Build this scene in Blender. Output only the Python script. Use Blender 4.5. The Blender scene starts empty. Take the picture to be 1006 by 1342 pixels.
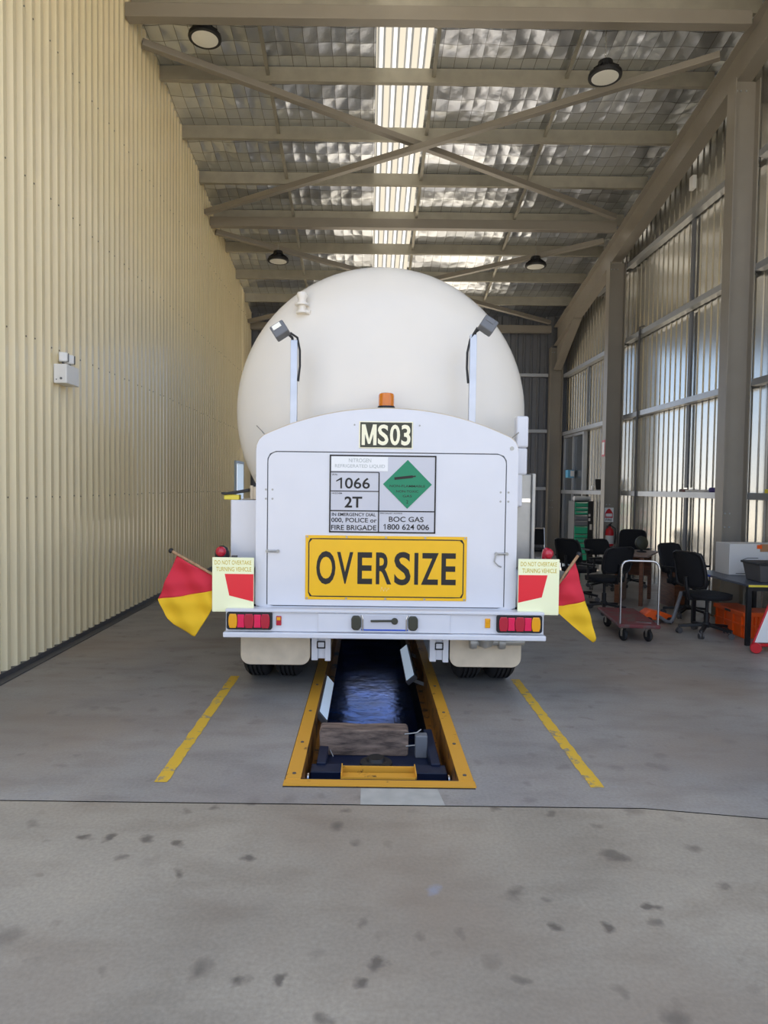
import bpy, bmesh, math, random
from math import sin, cos, pi, radians as R, sqrt, atan2
from mathutils import Vector, Matrix

random.seed(7)
SC = bpy.context.scene
COL = SC.collection

# ------------------------------------------------------------------ camera
F = 880.0; EYE = 1.65; PITCH = math.atan(33 / F); ROLL = 0.0125
cam = bpy.data.cameras.new('camera')
co = bpy.data.objects.new('camera', cam); COL.objects.link(co); SC.camera = co
cam.sensor_fit = 'VERTICAL'; cam.sensor_height = 36.0; cam.lens = 36.0 * F / 1342.0
cam.shift_x = (503 - 482) / 1342.0
cam.clip_end = 500
_fw = Vector((0, cos(PITCH), -sin(PITCH))); _rt = Vector((1, 0, 0)); _up = _rt.cross(_fw)
_r2 = _rt * cos(ROLL) + _up * sin(ROLL); _u2 = -_rt * sin(ROLL) + _up * cos(ROLL)
m = Matrix((_r2, _u2, -_fw)).transposed().to_4x4(); m.translation = (0, 0, EYE)
co.matrix_world = m

# ------------------------------------------------------------------ sky, sun, exposure
w = bpy.data.worlds.new('sky'); SC.world = w; w.use_nodes = True
nt = w.node_tree; nt.nodes.clear()
tcw = nt.nodes.new('ShaderNodeTexCoord'); sp = nt.nodes.new('ShaderNodeSeparateXYZ'); nt.links.new(tcw.outputs['Generated'], sp.inputs[0])
grad = nt.nodes.new('ShaderNodeValToRGB'); nt.links.new(sp.outputs[2], grad.inputs[0]); _e = grad.color_ramp.elements
_e[0].position = 0; _e[0].color = (.86, .88, .90, 1); _e[1].position = 1; _e[1].color = (.20, .36, .74, 1)
for _p, _c in ((.05, (.80, .87, .96, 1)), (.13, (.42, .62, .95, 1)), (.40, (.27, .46, .85, 1))): _q = _e.new(_p); _q.color = _c
cn = nt.nodes.new('ShaderNodeTexNoise'); cn.inputs['Scale'].default_value = 3.2; cn.inputs['Detail'].default_value = 7; nt.links.new(tcw.outputs['Generated'], cn.inputs['Vector'])
cr = nt.nodes.new('ShaderNodeValToRGB'); cr.color_ramp.elements[0].position = .44; cr.color_ramp.elements[1].position = .60; nt.links.new(cn.outputs['Fac'], cr.inputs[0])
hm = nt.nodes.new('ShaderNodeMapRange'); hm.inputs['From Min'].default_value = .16; hm.inputs['From Max'].default_value = .34; nt.links.new(sp.outputs[2], hm.inputs['Value'])
mm = nt.nodes.new('ShaderNodeMath'); mm.operation = 'MULTIPLY'; nt.links.new(cr.outputs[0], mm.inputs[0]); nt.links.new(hm.outputs[0], mm.inputs[1])
cm = nt.nodes.new('ShaderNodeMix'); cm.data_type = 'RGBA'; nt.links.new(mm.outputs[0], cm.inputs['Factor']); nt.links.new(grad.outputs[0], cm.inputs['A']); cm.inputs['B'].default_value = (1.0, .98, .95, 1)
bg = nt.nodes.new('ShaderNodeBackground'); bg.inputs[1].default_value = 1.5
wo = nt.nodes.new('ShaderNodeOutputWorld')
nt.links.new(cm.outputs['Result'], bg.inputs[0]); nt.links.new(bg.outputs[0], wo.inputs[0])
sl = bpy.data.lights.new('sun', 'SUN'); sl.energy = 8.5; sl.angle = R(0.6); sl.color = (1, .93, .82)
so = bpy.data.objects.new('sun', sl); COL.objects.link(so)
_sd = Vector((-0.35, 1.0, 1.35)).normalized()          # towards the sun: behind the shed
so.rotation_euler = (-_sd).to_track_quat('-Z', 'Y').to_euler(); so.location = (-5, 14, 20)
SC.view_settings.view_transform = 'Standard'; SC.view_settings.look = 'None'
SC.view_settings.gamma = 1.0; SC.view_settings.use_curve_mapping = False
SC.view_settings.exposure = 0.32

# ------------------------------------------------------------------ materials
def lin(c):
    return tuple((v / 255 / 12.92) if v / 255 <= .04045 else ((v / 255 + .055) / 1.055) ** 2.4 for v in c)
def mat(name, rgb, rough=.5, metal=0., var=0., vscale=6., bump=0., bscale=40., spec=.5, coat=0., rvar=0.):
    mt = bpy.data.materials.new(name); mt.use_nodes = True
    n = mt.node_tree.nodes; l = mt.node_tree.links; b = n['Principled BSDF']
    c = lin(rgb) + (1,)
    b.inputs['Base Color'].default_value = c; b.inputs['Roughness'].default_value = rough
    b.inputs['Metallic'].default_value = metal; b.inputs['Specular IOR Level'].default_value = spec
    b.inputs['Coat Weight'].default_value = coat
    tc = n.new('ShaderNodeTexCoord')
    if var or rvar:
        nz = n.new('ShaderNodeTexNoise'); nz.inputs['Scale'].default_value = vscale; nz.inputs['Detail'].default_value = 6
        l.new(tc.outputs['Object'], nz.inputs['Vector'])
        if var:
            rp = n.new('ShaderNodeValToRGB'); rp.color_ramp.elements[0].position = .3; rp.color_ramp.elements[1].position = .7
            rp.color_ramp.elements[0].color = tuple(v * (1 - var) for v in c[:3]) + (1,)
            rp.color_ramp.elements[1].color = tuple(min(1, v * (1 + var * .5)) for v in c[:3]) + (1,)
            l.new(nz.outputs['Fac'], rp.inputs['Fac']); l.new(rp.outputs[0], b.inputs['Base Color'])
        if rvar:
            mr = n.new('ShaderNodeMapRange'); mr.inputs['To Min'].default_value = max(.02, rough - rvar); mr.inputs['To Max'].default_value = rough + rvar
            l.new(nz.outputs['Fac'], mr.inputs['Value']); l.new(mr.outputs[0], b.inputs['Roughness'])
    if bump:
        nb = n.new('ShaderNodeTexNoise'); nb.inputs['Scale'].default_value = bscale; nb.inputs['Detail'].default_value = 4
        l.new(tc.outputs['Object'], nb.inputs['Vector'])
        bp = n.new('ShaderNodeBump'); bp.inputs['Strength'].default_value = bump; bp.inputs['Distance'].default_value = .02
        l.new(nb.outputs['Fac'], bp.inputs['Height']); l.new(bp.outputs[0], b.inputs['Normal'])
    return mt

def floor_mat(name, base, dark, stain, rough, spots=.8):
    mt = bpy.data.materials.new(name); mt.use_nodes = True
    n = mt.node_tree.nodes; l = mt.node_tree.links; b = n['Principled BSDF']
    b.inputs['Roughness'].default_value = rough; b.inputs['Specular IOR Level'].default_value = .45
    tc = n.new('ShaderNodeTexCoord')
    def noise(s, d, vec=None):
        q = n.new('ShaderNodeTexNoise'); q.inputs['Scale'].default_value = s; q.inputs['Detail'].default_value = d
        l.new(vec or tc.outputs['Object'], q.inputs['Vector']); return q
    def ramp(src, a, ca, c, cc):
        q = n.new('ShaderNodeValToRGB'); e = q.color_ramp.elements
        e[0].position = a; e[0].color = ca; e[1].position = c; e[1].color = cc
        l.new(src, q.inputs['Fac']); return q
    def mix(fac, a, c, mode='MIX'):
        q = n.new('ShaderNodeMix'); q.data_type = 'RGBA'; q.blend_type = mode
        if hasattr(fac, 'links'): l.new(fac, q.inputs['Factor'])
        else: q.inputs['Factor'].default_value = fac
        l.new(a, q.inputs['A']); l.new(c, q.inputs['B']); return q.outputs['Result']
    big = noise(.9, 5); base_r = ramp(big.outputs['Fac'], .35, lin(dark) + (1,), .65, lin(base) + (1,))
    col = base_r.outputs[0]
    fine = noise(60, 8); fr = ramp(fine.outputs['Fac'], .3, (.86, .86, .86, 1), .7, (1.06, 1.06, 1.06, 1))
    col = mix(1.0, col, fr.outputs[0], 'MULTIPLY')
    mp = n.new('ShaderNodeMapping'); mp.inputs['Scale'].default_value = (1.0, 2.2, 1); l.new(tc.outputs['Object'], mp.inputs['Vector'])
    st = noise(2.2, 7, mp.outputs[0]); sr = ramp(st.outputs['Fac'], .48, (1, 1, 1, 1), .75, (.80, .78, .76, 1))
    col = mix(1.0, col, sr.outputs[0], 'MULTIPLY')
    bn = noise(.55, 4); br = ramp(bn.outputs['Fac'], .46, (0, 0, 0, 1), .66, (.6, .6, .6, 1)); tb = n.new('ShaderNodeRGB'); tb.outputs[0].default_value = lin((142, 124, 106)) + (1,)
    col = mix(br.outputs[0], col, tb.outputs[0])
    if spots:
        for sc_, th, tint in ((4.2, .20, lin(stain)), (6.6, .19, lin(stain)), (2.1, .07, lin((150, 152, 165)))):
            v = n.new('ShaderNodeTexVoronoi'); v.inputs['Scale'].default_value = sc_; v.inputs['Randomness'].default_value = 1
            dn = noise(9, 4); ad = n.new('ShaderNodeVectorMath'); ad.operation = 'MULTIPLY_ADD'
            ad.inputs[1].default_value = (.14, .14, 0); l.new(dn.outputs['Color'], ad.inputs[0]); l.new(tc.outputs['Object'], ad.inputs[2])
            l.new(ad.outputs[0], v.inputs['Vector'])
            q = ramp(v.outputs['Distance'], th * .55, (1, 1, 1, 1), th * 1.35, (0, 0, 0, 1))
            # keep only some of the cells
            cr = ramp(v.outputs['Color'], .42, (0, 0, 0, 1), .62, (1, 1, 1, 1))
            mu = n.new('ShaderNodeMath'); mu.operation = 'MULTIPLY'; l.new(q.outputs[0], mu.inputs[0]); l.new(cr.outputs[0], mu.inputs[1])
            m2 = n.new('ShaderNodeMath'); m2.operation = 'MULTIPLY'; m2.inputs[1].default_value = spots; l.new(mu.outputs[0], m2.inputs[0])
            tn = n.new('ShaderNodeRGB'); tn.outputs[0].default_value = tint + (1,)
            col = mix(m2.outputs[0], col, tn.outputs[0])
    l.new(col, b.inputs['Base Color'])
    rr = n.new('ShaderNodeMapRange'); rr.inputs['To Min'].default_value = rough - .1; rr.inputs['To Max'].default_value = rough + .15
    l.new(st.outputs['Fac'], rr.inputs['Value']); l.new(rr.outputs[0], b.inputs['Roughness'])
    bp = n.new('ShaderNodeBump'); bp.inputs['Strength'].default_value = .12; bp.inputs['Distance'].default_value = .01
    l.new(fine.outputs['Fac'], bp.inputs['Height']); l.new(bp.outputs[0], b.inputs['Normal'])
    return mt

def foil_mat():
    mt = bpy.data.materials.new('foil'); mt.use_nodes = True
    n = mt.node_tree.nodes; l = mt.node_tree.links; b = n['Principled BSDF']
    b.inputs['Metallic'].default_value = .95; b.inputs['Roughness'].default_value = .30
    tc = n.new('ShaderNodeTexCoord')
    sep = n.new('ShaderNodeSeparateXYZ'); l.new(tc.outputs['Object'], sep.inputs[0])
    def wave(o, per):
        a = n.new('ShaderNodeMath'); a.operation = 'MULTIPLY'; a.inputs[1].default_value = pi / per; l.new(o, a.inputs[0])
        s = n.new('ShaderNodeMath'); s.operation = 'SINE'; l.new(a.outputs[0], s.inputs[0])
        q = n.new('ShaderNodeMath'); q.operation = 'ABSOLUTE'; l.new(s.outputs[0], q.inputs[0]); return q.outputs[0]
    wx = wave(sep.outputs[0], .19); wy = wave(sep.outputs[1], .24)
    mn = n.new('ShaderNodeMath'); mn.operation = 'MINIMUM'; l.new(wx, mn.inputs[0]); l.new(wy, mn.inputs[1])
    rp = n.new('ShaderNodeValToRGB'); e = rp.color_ramp.elements
    e[0].position = .03; e[0].color = (.22, .22, .22, 1); e[1].position = .08; e[1].color = (.70, .73, .77, 1)
    l.new(mn.outputs[0], rp.inputs['Fac']); l.new(rp.outputs[0], b.inputs['Base Color'])
    nz = n.new('ShaderNodeTexNoise'); nz.inputs['Scale'].default_value = 4; nz.inputs['Detail'].default_value = 5; nz.inputs['Roughness'].default_value = .5
    l.new(tc.outputs['Object'], nz.inputs['Vector'])
    pw = n.new('ShaderNodeMath'); pw.operation = 'MULTIPLY'; l.new(wx, pw.inputs[0]); l.new(wy, pw.inputs[1])
    ad = n.new('ShaderNodeMath'); ad.operation = 'MULTIPLY_ADD'; ad.inputs[1].default_value = -.5; l.new(pw.outputs[0], ad.inputs[0]); l.new(nz.outputs['Fac'], ad.inputs[2])
    bp = n.new('ShaderNodeBump'); bp.inputs['Strength'].default_value = .34; bp.inputs['Distance'].default_value = .05
    l.new(ad.outputs[0], bp.inputs['Height']); l.new(bp.outputs[0], b.inputs['Normal'])
    return mt

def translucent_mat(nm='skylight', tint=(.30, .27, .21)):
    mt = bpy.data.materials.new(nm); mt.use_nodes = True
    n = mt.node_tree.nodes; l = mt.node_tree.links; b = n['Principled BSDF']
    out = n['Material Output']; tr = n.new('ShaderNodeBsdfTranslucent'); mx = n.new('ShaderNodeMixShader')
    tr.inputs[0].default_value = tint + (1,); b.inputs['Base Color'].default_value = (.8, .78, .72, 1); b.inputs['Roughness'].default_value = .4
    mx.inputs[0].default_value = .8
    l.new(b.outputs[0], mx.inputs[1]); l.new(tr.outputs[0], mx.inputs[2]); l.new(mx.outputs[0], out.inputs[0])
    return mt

def wood_mat(name, a, c, scale=(1, 14, 14), rough=.75):
    mt = bpy.data.materials.new(name); mt.use_nodes = True
    n = mt.node_tree.nodes; l = mt.node_tree.links; b = n['Principled BSDF']; b.inputs['Roughness'].default_value = rough
    tc = n.new('ShaderNodeTexCoord'); mp = n.new('ShaderNodeMapping'); mp.inputs['Scale'].default_value = scale
    l.new(tc.outputs['Object'], mp.inputs[0])
    nz = n.new('ShaderNodeTexNoise'); nz.inputs['Scale'].default_value = 5; nz.inputs['Detail'].default_value = 8; nz.inputs['Roughness'].default_value = .65
    l.new(mp.outputs[0], nz.inputs['Vector'])
    rp = n.new('ShaderNodeValToRGB'); e = rp.color_ramp.elements
    e[0].position = .35; e[0].color = lin(a) + (1,); e[1].position = .68; e[1].color = lin(c) + (1,)
    l.new(nz.outputs['Fac'], rp.inputs[0]); l.new(rp.outputs[0], b.inputs['Base Color'])
    bp = n.new('ShaderNodeBump'); bp.inputs['Strength'].default_value = .4; bp.inputs['Distance'].default_value = .01
    l.new(nz.outputs['Fac'], bp.inputs['Height']); l.new(bp.outputs[0], b.inputs['Normal'])
    return mt

def worn_mat(name, paint, under, thr=.6, rough=.55, scale=7.):
    mt = bpy.data.materials.new(name); mt.use_nodes = True
    n = mt.node_tree.nodes; l = mt.node_tree.links; b = n['Principled BSDF']; b.inputs['Roughness'].default_value = rough
    tc = n.new('ShaderNodeTexCoord'); nz = n.new('ShaderNodeTexNoise'); nz.inputs['Scale'].default_value = scale; nz.inputs['Detail'].default_value = 9; nz.inputs['Roughness'].default_value = .7
    l.new(tc.outputs['Object'], nz.inputs['Vector'])
    rp = n.new('ShaderNodeValToRGB'); e = rp.color_ramp.elements
    e[0].position = thr - .03; e[0].color = lin(paint) + (1,); e[1].position = thr + .03; e[1].color = lin(under) + (1,)
    l.new(nz.outputs['Fac'], rp.inputs[0]); l.new(rp.outputs[0], b.inputs['Base Color'])
    return mt

M = dict(
    floor=floor_mat('inside_concrete', (164, 158, 150), (144, 141, 137), (92, 84, 78), .42, .3),
    apron=floor_mat('apron_concrete', (172, 161, 143), (150, 141, 126), (84, 76, 68), .66, .75),
    patch=mat('concrete_patch', (178, 176, 168), .7, var=.12, vscale=12),
    ground=mat('outside_paving', (214, 202, 180), .85, var=.1, vscale=.5),
    groove=mat('joint_black', (40, 38, 40), .9),
    cream=mat('cream_cladding', (242, 226, 184), .36, var=.03, vscale=1.5, spec=.5, coat=.2),
    screw=mat('screw_grey', (120, 112, 98), .5, .4),
    zinc=mat('zinc_cladding', (222, 219, 210), .24, .78, var=.06, vscale=1.5, rvar=.03),
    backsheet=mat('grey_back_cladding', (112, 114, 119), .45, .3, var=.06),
    steel=mat('grey_painted_steel', (149, 142, 130), .45, .15, var=.06, vscale=3),
    purlin=mat('galvanised_purlin', (172, 167, 152), .5, .45, var=.12, vscale=5),
    girt=mat('galvanised_girt', (178, 180, 182), .42, .6, var=.08, vscale=6),
    darksteel=mat('dark_steel', (92, 90, 90), .5, .3, var=.1),
    foil=foil_mat(), skylight=translucent_mat(), skyrib_lit=translucent_mat('skylight_rib_lit', (.50, .48, .42)), skyside_shaded=translucent_mat('skylight_side_shaded', (.13, .125, .11)),  # one skylight sheet: sunlit and shaded stripes put into rib, pan and side tints
    white=mat('truck_white', (223, 223, 227), .28, var=.03, vscale=3, coat=.3),
    tank=mat('tank_white', (231, 225, 214), .33, var=.03, vscale=2, coat=.2),
    black=mat('black_plastic', (26, 26, 28), .5),
    rubber=mat('tyre_rubber', (38, 38, 40), .75, var=.2, vscale=20),
    flap=mat('mudflap', (214, 198, 172), .6, var=.14, vscale=7),
    yellow=mat('sign_yellow', (250, 192, 8), .35, var=.03, vscale=9),
    ink=mat('sign_ink', (28, 24, 20), .5),
    cream_ink=mat('cream_letters', (252, 246, 214), .5),
    olive=mat('plate_dark', (62, 62, 48), .5),
    panelwhite=mat('panel_white', (204, 204, 210), .35),
    labelwhite=mat('label_white', (240, 240, 238), .4), labelgrey=mat('label_grey', (186, 190, 186), .5),
    green=mat('placard_green', (0, 132, 92), .4),
    retro=mat('reflective_yellow', (255, 255, 208), .35),
    retrotext=mat('reflective_text', (214, 190, 40), .5),
    retrored=mat('reflective_red', (238, 30, 48), .35),
    lensred=mat('lens_red', (186, 26, 52), .18, coat=.6), lenspink=mat('lens_reflector', (236, 20, 84), .2, coat=.6),
    lensamber=mat('lens_amber', (244, 168, 10), .2, coat=.5), amber=mat('beacon_amber', (214, 118, 10), .15, coat=.6),
    chrome=mat('chrome', (215, 215, 215), .16, 1.0), alu=mat('aluminium', (196, 198, 204), .35, .8, var=.08),
    blue=mat('blue_paint', (30, 80, 190), .45), galv=mat('galvanised', (176, 174, 168), .4, .5, var=.12, vscale=8),
    flagred=mat('flag_red', (214, 44, 62), .8), flagyellow=mat('flag_yellow', (240, 190, 30), .8),
    pole=wood_mat('pole_wood', (150, 112, 78), (196, 158, 120), (8, 8, 8)),
    timber=wood_mat('weathered_timber', (70, 58, 52), (150, 128, 112), (1.0, 6, 5), .85),
    desk=wood_mat('desk_wood', (92, 54, 34), (134, 84, 52), (1, 1, 8), .4),
    desktop=mat('desk_top', (140, 116, 104), .4), grey=mat('mid_grey', (110, 112, 116), .5),
    pityellow=worn_mat('pit_yellow', (218, 158, 48), (96, 66, 30), .63), pitbrown=worn_mat('pit_rail_brown', (150, 98, 34), (62, 44, 28), .55),
    line=worn_mat('line_yellow', (222, 180, 56), (150, 140, 116), .58, .7, 9), pitwall=mat('pit_wall', (52, 54, 60), .7, var=.3),
    pitfloor=mat('pit_floor', (62, 112, 205), .18, .6, var=.6, vscale=3, bump=.35, bscale=7),
    jackblue=mat('jack_blue', (22, 34, 62), .4, .2, var=.2), lightblue=mat('fixture_blue', (196, 212, 228), .35),
    fabric=mat('black_fabric', (22, 22, 25), .9, bump=.2, bscale=200), orange=mat('orange_plastic', (240, 92, 16), .45, var=.06),
    deckred=worn_mat('deck_red', (112, 48, 50), (98, 74, 70), .52, .65), carton=mat('white_carton', (214, 212, 208), .7), brown=mat('brown_carton', (170, 128, 92), .8),
    tealgreen=mat('chest_green', (40, 160, 120), .35), red=mat('signal_red', (200, 26, 34), .35), skyblue=mat('sky_blue_plastic', (96, 170, 208), .4),
    lampglass=mat('lamp_lens', (246, 244, 232), .3), glassdark=mat('dark_panel', (88, 94, 100), .25, .3), tabletop=mat('table_dark', (70, 76, 88), .35), straw=mat('straw_yellow', (230, 210, 70), .5), purple=mat('purple_cloth', (70, 60, 130), .8),
    paleboard=mat('pale_blue_door', (188, 208, 230), .5),
)

M['pitlamp'] = mat('pit_lamp_lens', (196, 212, 228), .35); _pl = M['pitlamp'].node_tree.nodes['Principled BSDF']; _pl.inputs['Emission Color'].default_value = (.62, .78, 1, 1); _pl.inputs['Emission Strength'].default_value = .3
# ------------------------------------------------------------------ mesh builder
class MB:
    def __init__(s): s.v = []; s.f = []; s.mi = []; s.cur = 0
    def add(s, vs, fs):
        o = len(s.v); s.v += [Vector(p) for p in vs]
        for f in fs: s.f.append([i + o for i in f]); s.mi.append(s.cur)
        return s
    def box(s, x0, x1, y0, y1, z0, z1, rot=None, at=None):
        vs = [Vector((x, y, z)) for z in (z0, z1) for x, y in ((x0, y0), (x1, y0), (x1, y1), (x0, y1))]
        if rot is not None:
            c = Vector(at) if at is not None else Vector(((x0 + x1) / 2, (y0 + y1) / 2, (z0 + z1) / 2))
            vs = [c + rot @ (p - c) for p in vs]
        return s.add(vs, [(3, 2, 1, 0), (4, 5, 6, 7), (0, 1, 5, 4), (1, 2, 6, 5), (2, 3, 7, 6), (3, 0, 4, 7)])
    def bar(s, a, b, wx, wz, up=(0, 0, 1)):
        a = Vector(a); b = Vector(b); d = (b - a).normalized(); u = Vector(up)
        x = d.cross(u)
        if x.length < 1e-5: x = d.cross(Vector((0, 1, 0)))
        x.normalize(); u = x.cross(d)
        q = [x * i * wx / 2 + u * j * wz / 2 for i, j in ((-1, -1), (1, -1), (1, 1), (-1, 1))]
        return s.add([a + p for p in q] + [b + p for p in q], [(0, 1, 2, 3), (7, 6, 5, 4), (4, 5, 1, 0), (5, 6, 2, 1), (6, 7, 3, 2), (7, 4, 0, 3)])
    def tube(s, pts, r, n=12, caps=True):
        pts = [Vector(p) for p in pts]; rings = []; ref = None
        rr = r if isinstance(r, (list, tuple)) else [r] * len(pts)
        for i, p in enumerate(pts):
            d = (pts[min(i + 1, len(pts) - 1)] - pts[max(i - 1, 0)]).normalized()
            if ref is None: ref = d.orthogonal().normalized()
            ref = (ref - d * ref.dot(d)).normalized(); bb = d.cross(ref)
            rings.append([p + (ref * cos(2 * pi * k / n) + bb * sin(2 * pi * k / n)) * rr[i] for k in range(n)])
        vs = [q for g in rings for q in g]; fs = []
        for i in range(len(pts) - 1):
            for k in range(n):
                fs.append((i * n + k, i * n + (k + 1) % n, (i + 1) * n + (k + 1) % n, (i + 1) * n + k))
        if caps: fs += [tuple(range(n - 1, -1, -1)), tuple(range((len(pts) - 1) * n, len(pts) * n))]
        return s.add(vs, fs)
    def lathe(s, prof, c=(0, 0, 0), axis=(0, 0, 1), n=24):
        ax = Vector(axis).normalized(); u = ax.orthogonal().normalized(); v = ax.cross(u); c = Vector(c)
        vs = []; fs = []
        for r, h in prof:
            for k in range(n): vs.append(c + ax * h + (u * cos(2 * pi * k / n) + v * sin(2 * pi * k / n)) * r)
        for i in range(len(prof) - 1):
            for k in range(n): fs.append((i * n + k, i * n + (k + 1) % n, (i + 1) * n + (k + 1) % n, (i + 1) * n + k))
        if prof[0][0] > 1e-4: fs.append(tuple(range(n - 1, -1, -1)))
        if prof[-1][0] > 1e-4: fs.append(tuple(range((len(prof) - 1) * n, len(prof) * n)))
        return s.add(vs, fs)
    def prism(s, pts, y0, y1):      # outline in x,z extruded along y
        n = len(pts); vs = [(x, y0, z) for x, z in pts] + [(x, y1, z) for x, z in pts]
        fs = [tuple(range(n)), tuple(range(2 * n - 1, n - 1, -1))] + [(i + n, (i + 1) % n + n, (i + 1) % n, i) for i in range(n)]
        return s.add(vs, fs)
    def ring(s, outer, inner, y0, y1):
        n = len(outer); vs = []
        for y in (y0, y1):
            vs += [(x, y, z) for x, z in outer] + [(x, y, z) for x, z in inner]
        fs = []
        for i in range(n):
            j = (i + 1) % n
            fs += [(i, j, n + j, n + i), (2 * n + i, 3 * n + i, 3 * n + j, 2 * n + j), (i, 2 * n + i, 2 * n + j, j), (n + i, n + j, 3 * n + j, 3 * n + i)]
        return s.add(vs, fs)
    def grid(s, fn, nu, nv):
        vs = [fn(i / nu, j / nv) for j in range(nv + 1) for i in range(nu + 1)]
        return s.add(vs, [(j * (nu + 1) + i, j * (nu + 1) + i + 1, (j + 1) * (nu + 1) + i + 1, (j + 1) * (nu + 1) + i) for j in range(nv) for i in range(nu)])
    def rotz(s, a, c=(0, 0, 0)):
        m_ = Matrix.Rotation(a, 3, 'Z'); c = Vector(c); s.v = [c + m_ @ (p - c) for p in s.v]; return s
    def build(s, name, mats, parent=None, smooth=None, bevel=0., seg=2, solid=0., weld=False):
        me = bpy.data.meshes.new(name); off = wloc(parent)
        me.from_pydata([p - off for p in s.v], [], s.f); me.update()
        mats = mats if isinstance(mats, (list, tuple)) else [mats]
        for q in mats: me.materials.append(q)
        for p, i in zip(me.polygons, s.mi): p.material_index = i
        b = bmesh.new(); b.from_mesh(me)
        if weld: bmesh.ops.remove_doubles(b, verts=b.verts, dist=1e-4)
        bmesh.ops.recalc_face_normals(b, faces=b.faces); b.to_mesh(me); b.free()
        o = bpy.data.objects.new(name, me); COL.objects.link(o)
        if parent: o.parent = parent
        if solid:
            q = o.modifiers.new('solid', 'SOLIDIFY'); q.thickness = solid; q.offset = 0
        if bevel:
            q = o.modifiers.new('bevel', 'BEVEL'); q.width = bevel; q.segments = seg; q.limit_method = 'ANGLE'; q.angle_limit = R(40)
        if smooth is not None:
            for p in me.polygons: p.use_smooth = True
            me.set_sharp_from_angle(angle=R(smooth))
        return o
def wloc(o):
    v = Vector((0, 0, 0))
    while o is not None: v += o.location; o = o.parent
    return v
def tag(o, label=None, cat=None, group=None, kind=None):
    for k, v in (('label', label), ('category', cat), ('group', group), ('kind', kind)):
        if v: o[k] = v
    return o
def thing(name, loc, label, cat, group=None):
    o = bpy.data.objects.new(name, None); COL.objects.link(o); o.location = loc; o.empty_display_size = .1
    return tag(o, label, cat, group)
def struct(name, mb, mats, **k):
    return tag(mb.build(name, mats, **k), kind='structure')
def copy_tree(o, parent=None):
    c = o.copy(); COL.objects.link(c)
    if parent: c.parent = parent
    for ch in [q for q in bpy.data.objects if q.parent == o]: copy_tree(ch, c)
    return c
_txt = bpy.data.curves.new('lettering_source', 'FONT')
def text(mb, s, x0, x1, z0, z1, y, bold=0., mode='XZ', depth=.002):
    """letters filling the rectangle x0..x1, z0..z1, facing -Y at depth y"""
    _txt.body = s; _txt.size = 1; _txt.offset = bold; _txt.extrude = 0; _txt.align_x = 'LEFT'; _txt.resolution_u = 4
    o = bpy.data.objects.new('lettering_source', _txt); COL.objects.link(o)
    dg = bpy.context.evaluated_depsgraph_get(); dg.update()
    me = bpy.data.meshes.new_from_object(o.evaluated_get(dg)); vs = [v.co.copy() for v in me.vertices]; fs = [tuple(p.vertices) for p in me.polygons]
    bpy.data.objects.remove(o); bpy.data.meshes.remove(me)
    ax = min(v.x for v in vs); bx = max(v.x for v in vs); ay = min(v.y for v in vs); by = max(v.y for v in vs)
    def mp(v):
        a = x0 + (v.x - ax) / (bx - ax) * (x1 - x0); c = z0 + (v.y - ay) / (by - ay) * (z1 - z0)
        return (a, y, c)
    mb.add([mp(v) for v in vs], fs)
def one(mb, x0, x1, z0, z1, y):
    h = z1 - z0; t = .013 * h / .083; mb.add([(x1 - t, y, z0), (x1, y, z0), (x1, y, z1), (x1 - t * .7, y, z1), (x0, y, z1 - h * .27), (x0, y, z1 - h * .38), (x1 - t, y, z1 - h * .2)], [(0, 1, 2, 3, 6), (3, 4, 5, 6)])
def rrect(x0, x1, z0, z1, r, n=6):
    out = []
    for cx, cz, a in ((x1 - r, z1 - r, 0), (x0 + r, z1 - r, 90), (x0 + r, z0 + r, 180), (x1 - r, z0 + r, 270)):
        for k in range(n + 1):
            t = R(a + 90 * k / n); out.append((cx + r * cos(t), cz + r * sin(t)))
    return out
RX = lambda a: Matrix.Rotation(R(a), 3, 'X')
RY = lambda a: Matrix.Rotation(R(a), 3, 'Y')
RZ = lambda a: Matrix.Rotation(R(a), 3, 'Z')

# ================================================================== SETTING
YF, YB = 3.5, 17.5              # front opening, back wall
XL, XR = -3.05, 5.08            # wall faces
zb = lambda y: 7.42 - .198 * (y - 9.8)      # underside of the purlins
PX0, PX1, PY0, PY1 = -.36, .53, 3.74, 12.6  # pit opening
JX = lambda x: 3.42 if x < 1.45 else 3.42 - (x - 1.45) * .16

b = MB()
b.cur = 0
xs = [-3.3, -.55, -.36, -.10, .53, .68, 5.4]
# inside slab (pit left open), slab patch, joint groove and apron
for x0, x1 in ((-3.3, -.45), (.61, 1.45)): b.add([(x0, 3.43, 0), (x1, 3.43, 0), (x1, YB + 1.5, 0), (x0, YB + 1.5, 0)], [(0, 1, 2, 3)])
b.add([(1.45, 3.43, 0), (5.4, JX(5.4) + .01, 0), (5.4, YB + 1.5, 0), (1.45, YB + 1.5, 0)], [(0, 1, 2, 3)])
b.add([(-.45, 3.43, 0), (-.02, 3.43, 0), (-.02, 3.62, 0), (-.45, 3.62, 0)], [(0, 1, 2, 3)])
b.add([(.42, 3.43, 0), (.61, 3.43, 0), (.61, 3.62, 0), (.40, 3.62, 0)], [(0, 1, 2, 3)])
b.add([(-.45, PY1, 0), (.61, PY1, 0), (.61, YB + 1.5, 0), (-.45, YB + 1.5, 0)], [(0, 1, 2, 3)])
b.cur = 2; b.add([(-.02, 3.43, 0), (.42, 3.43, 0), (.40, 3.62, 0), (-.02, 3.62, 0)], [(0, 1, 2, 3)])
b.cur = 3; b.add([(-.45, 3.62, -.004), (.61, 3.62, -.004), (.61, 3.74, -.004), (-.45, 3.74, -.004)], [(0, 1, 2, 3)])
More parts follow.
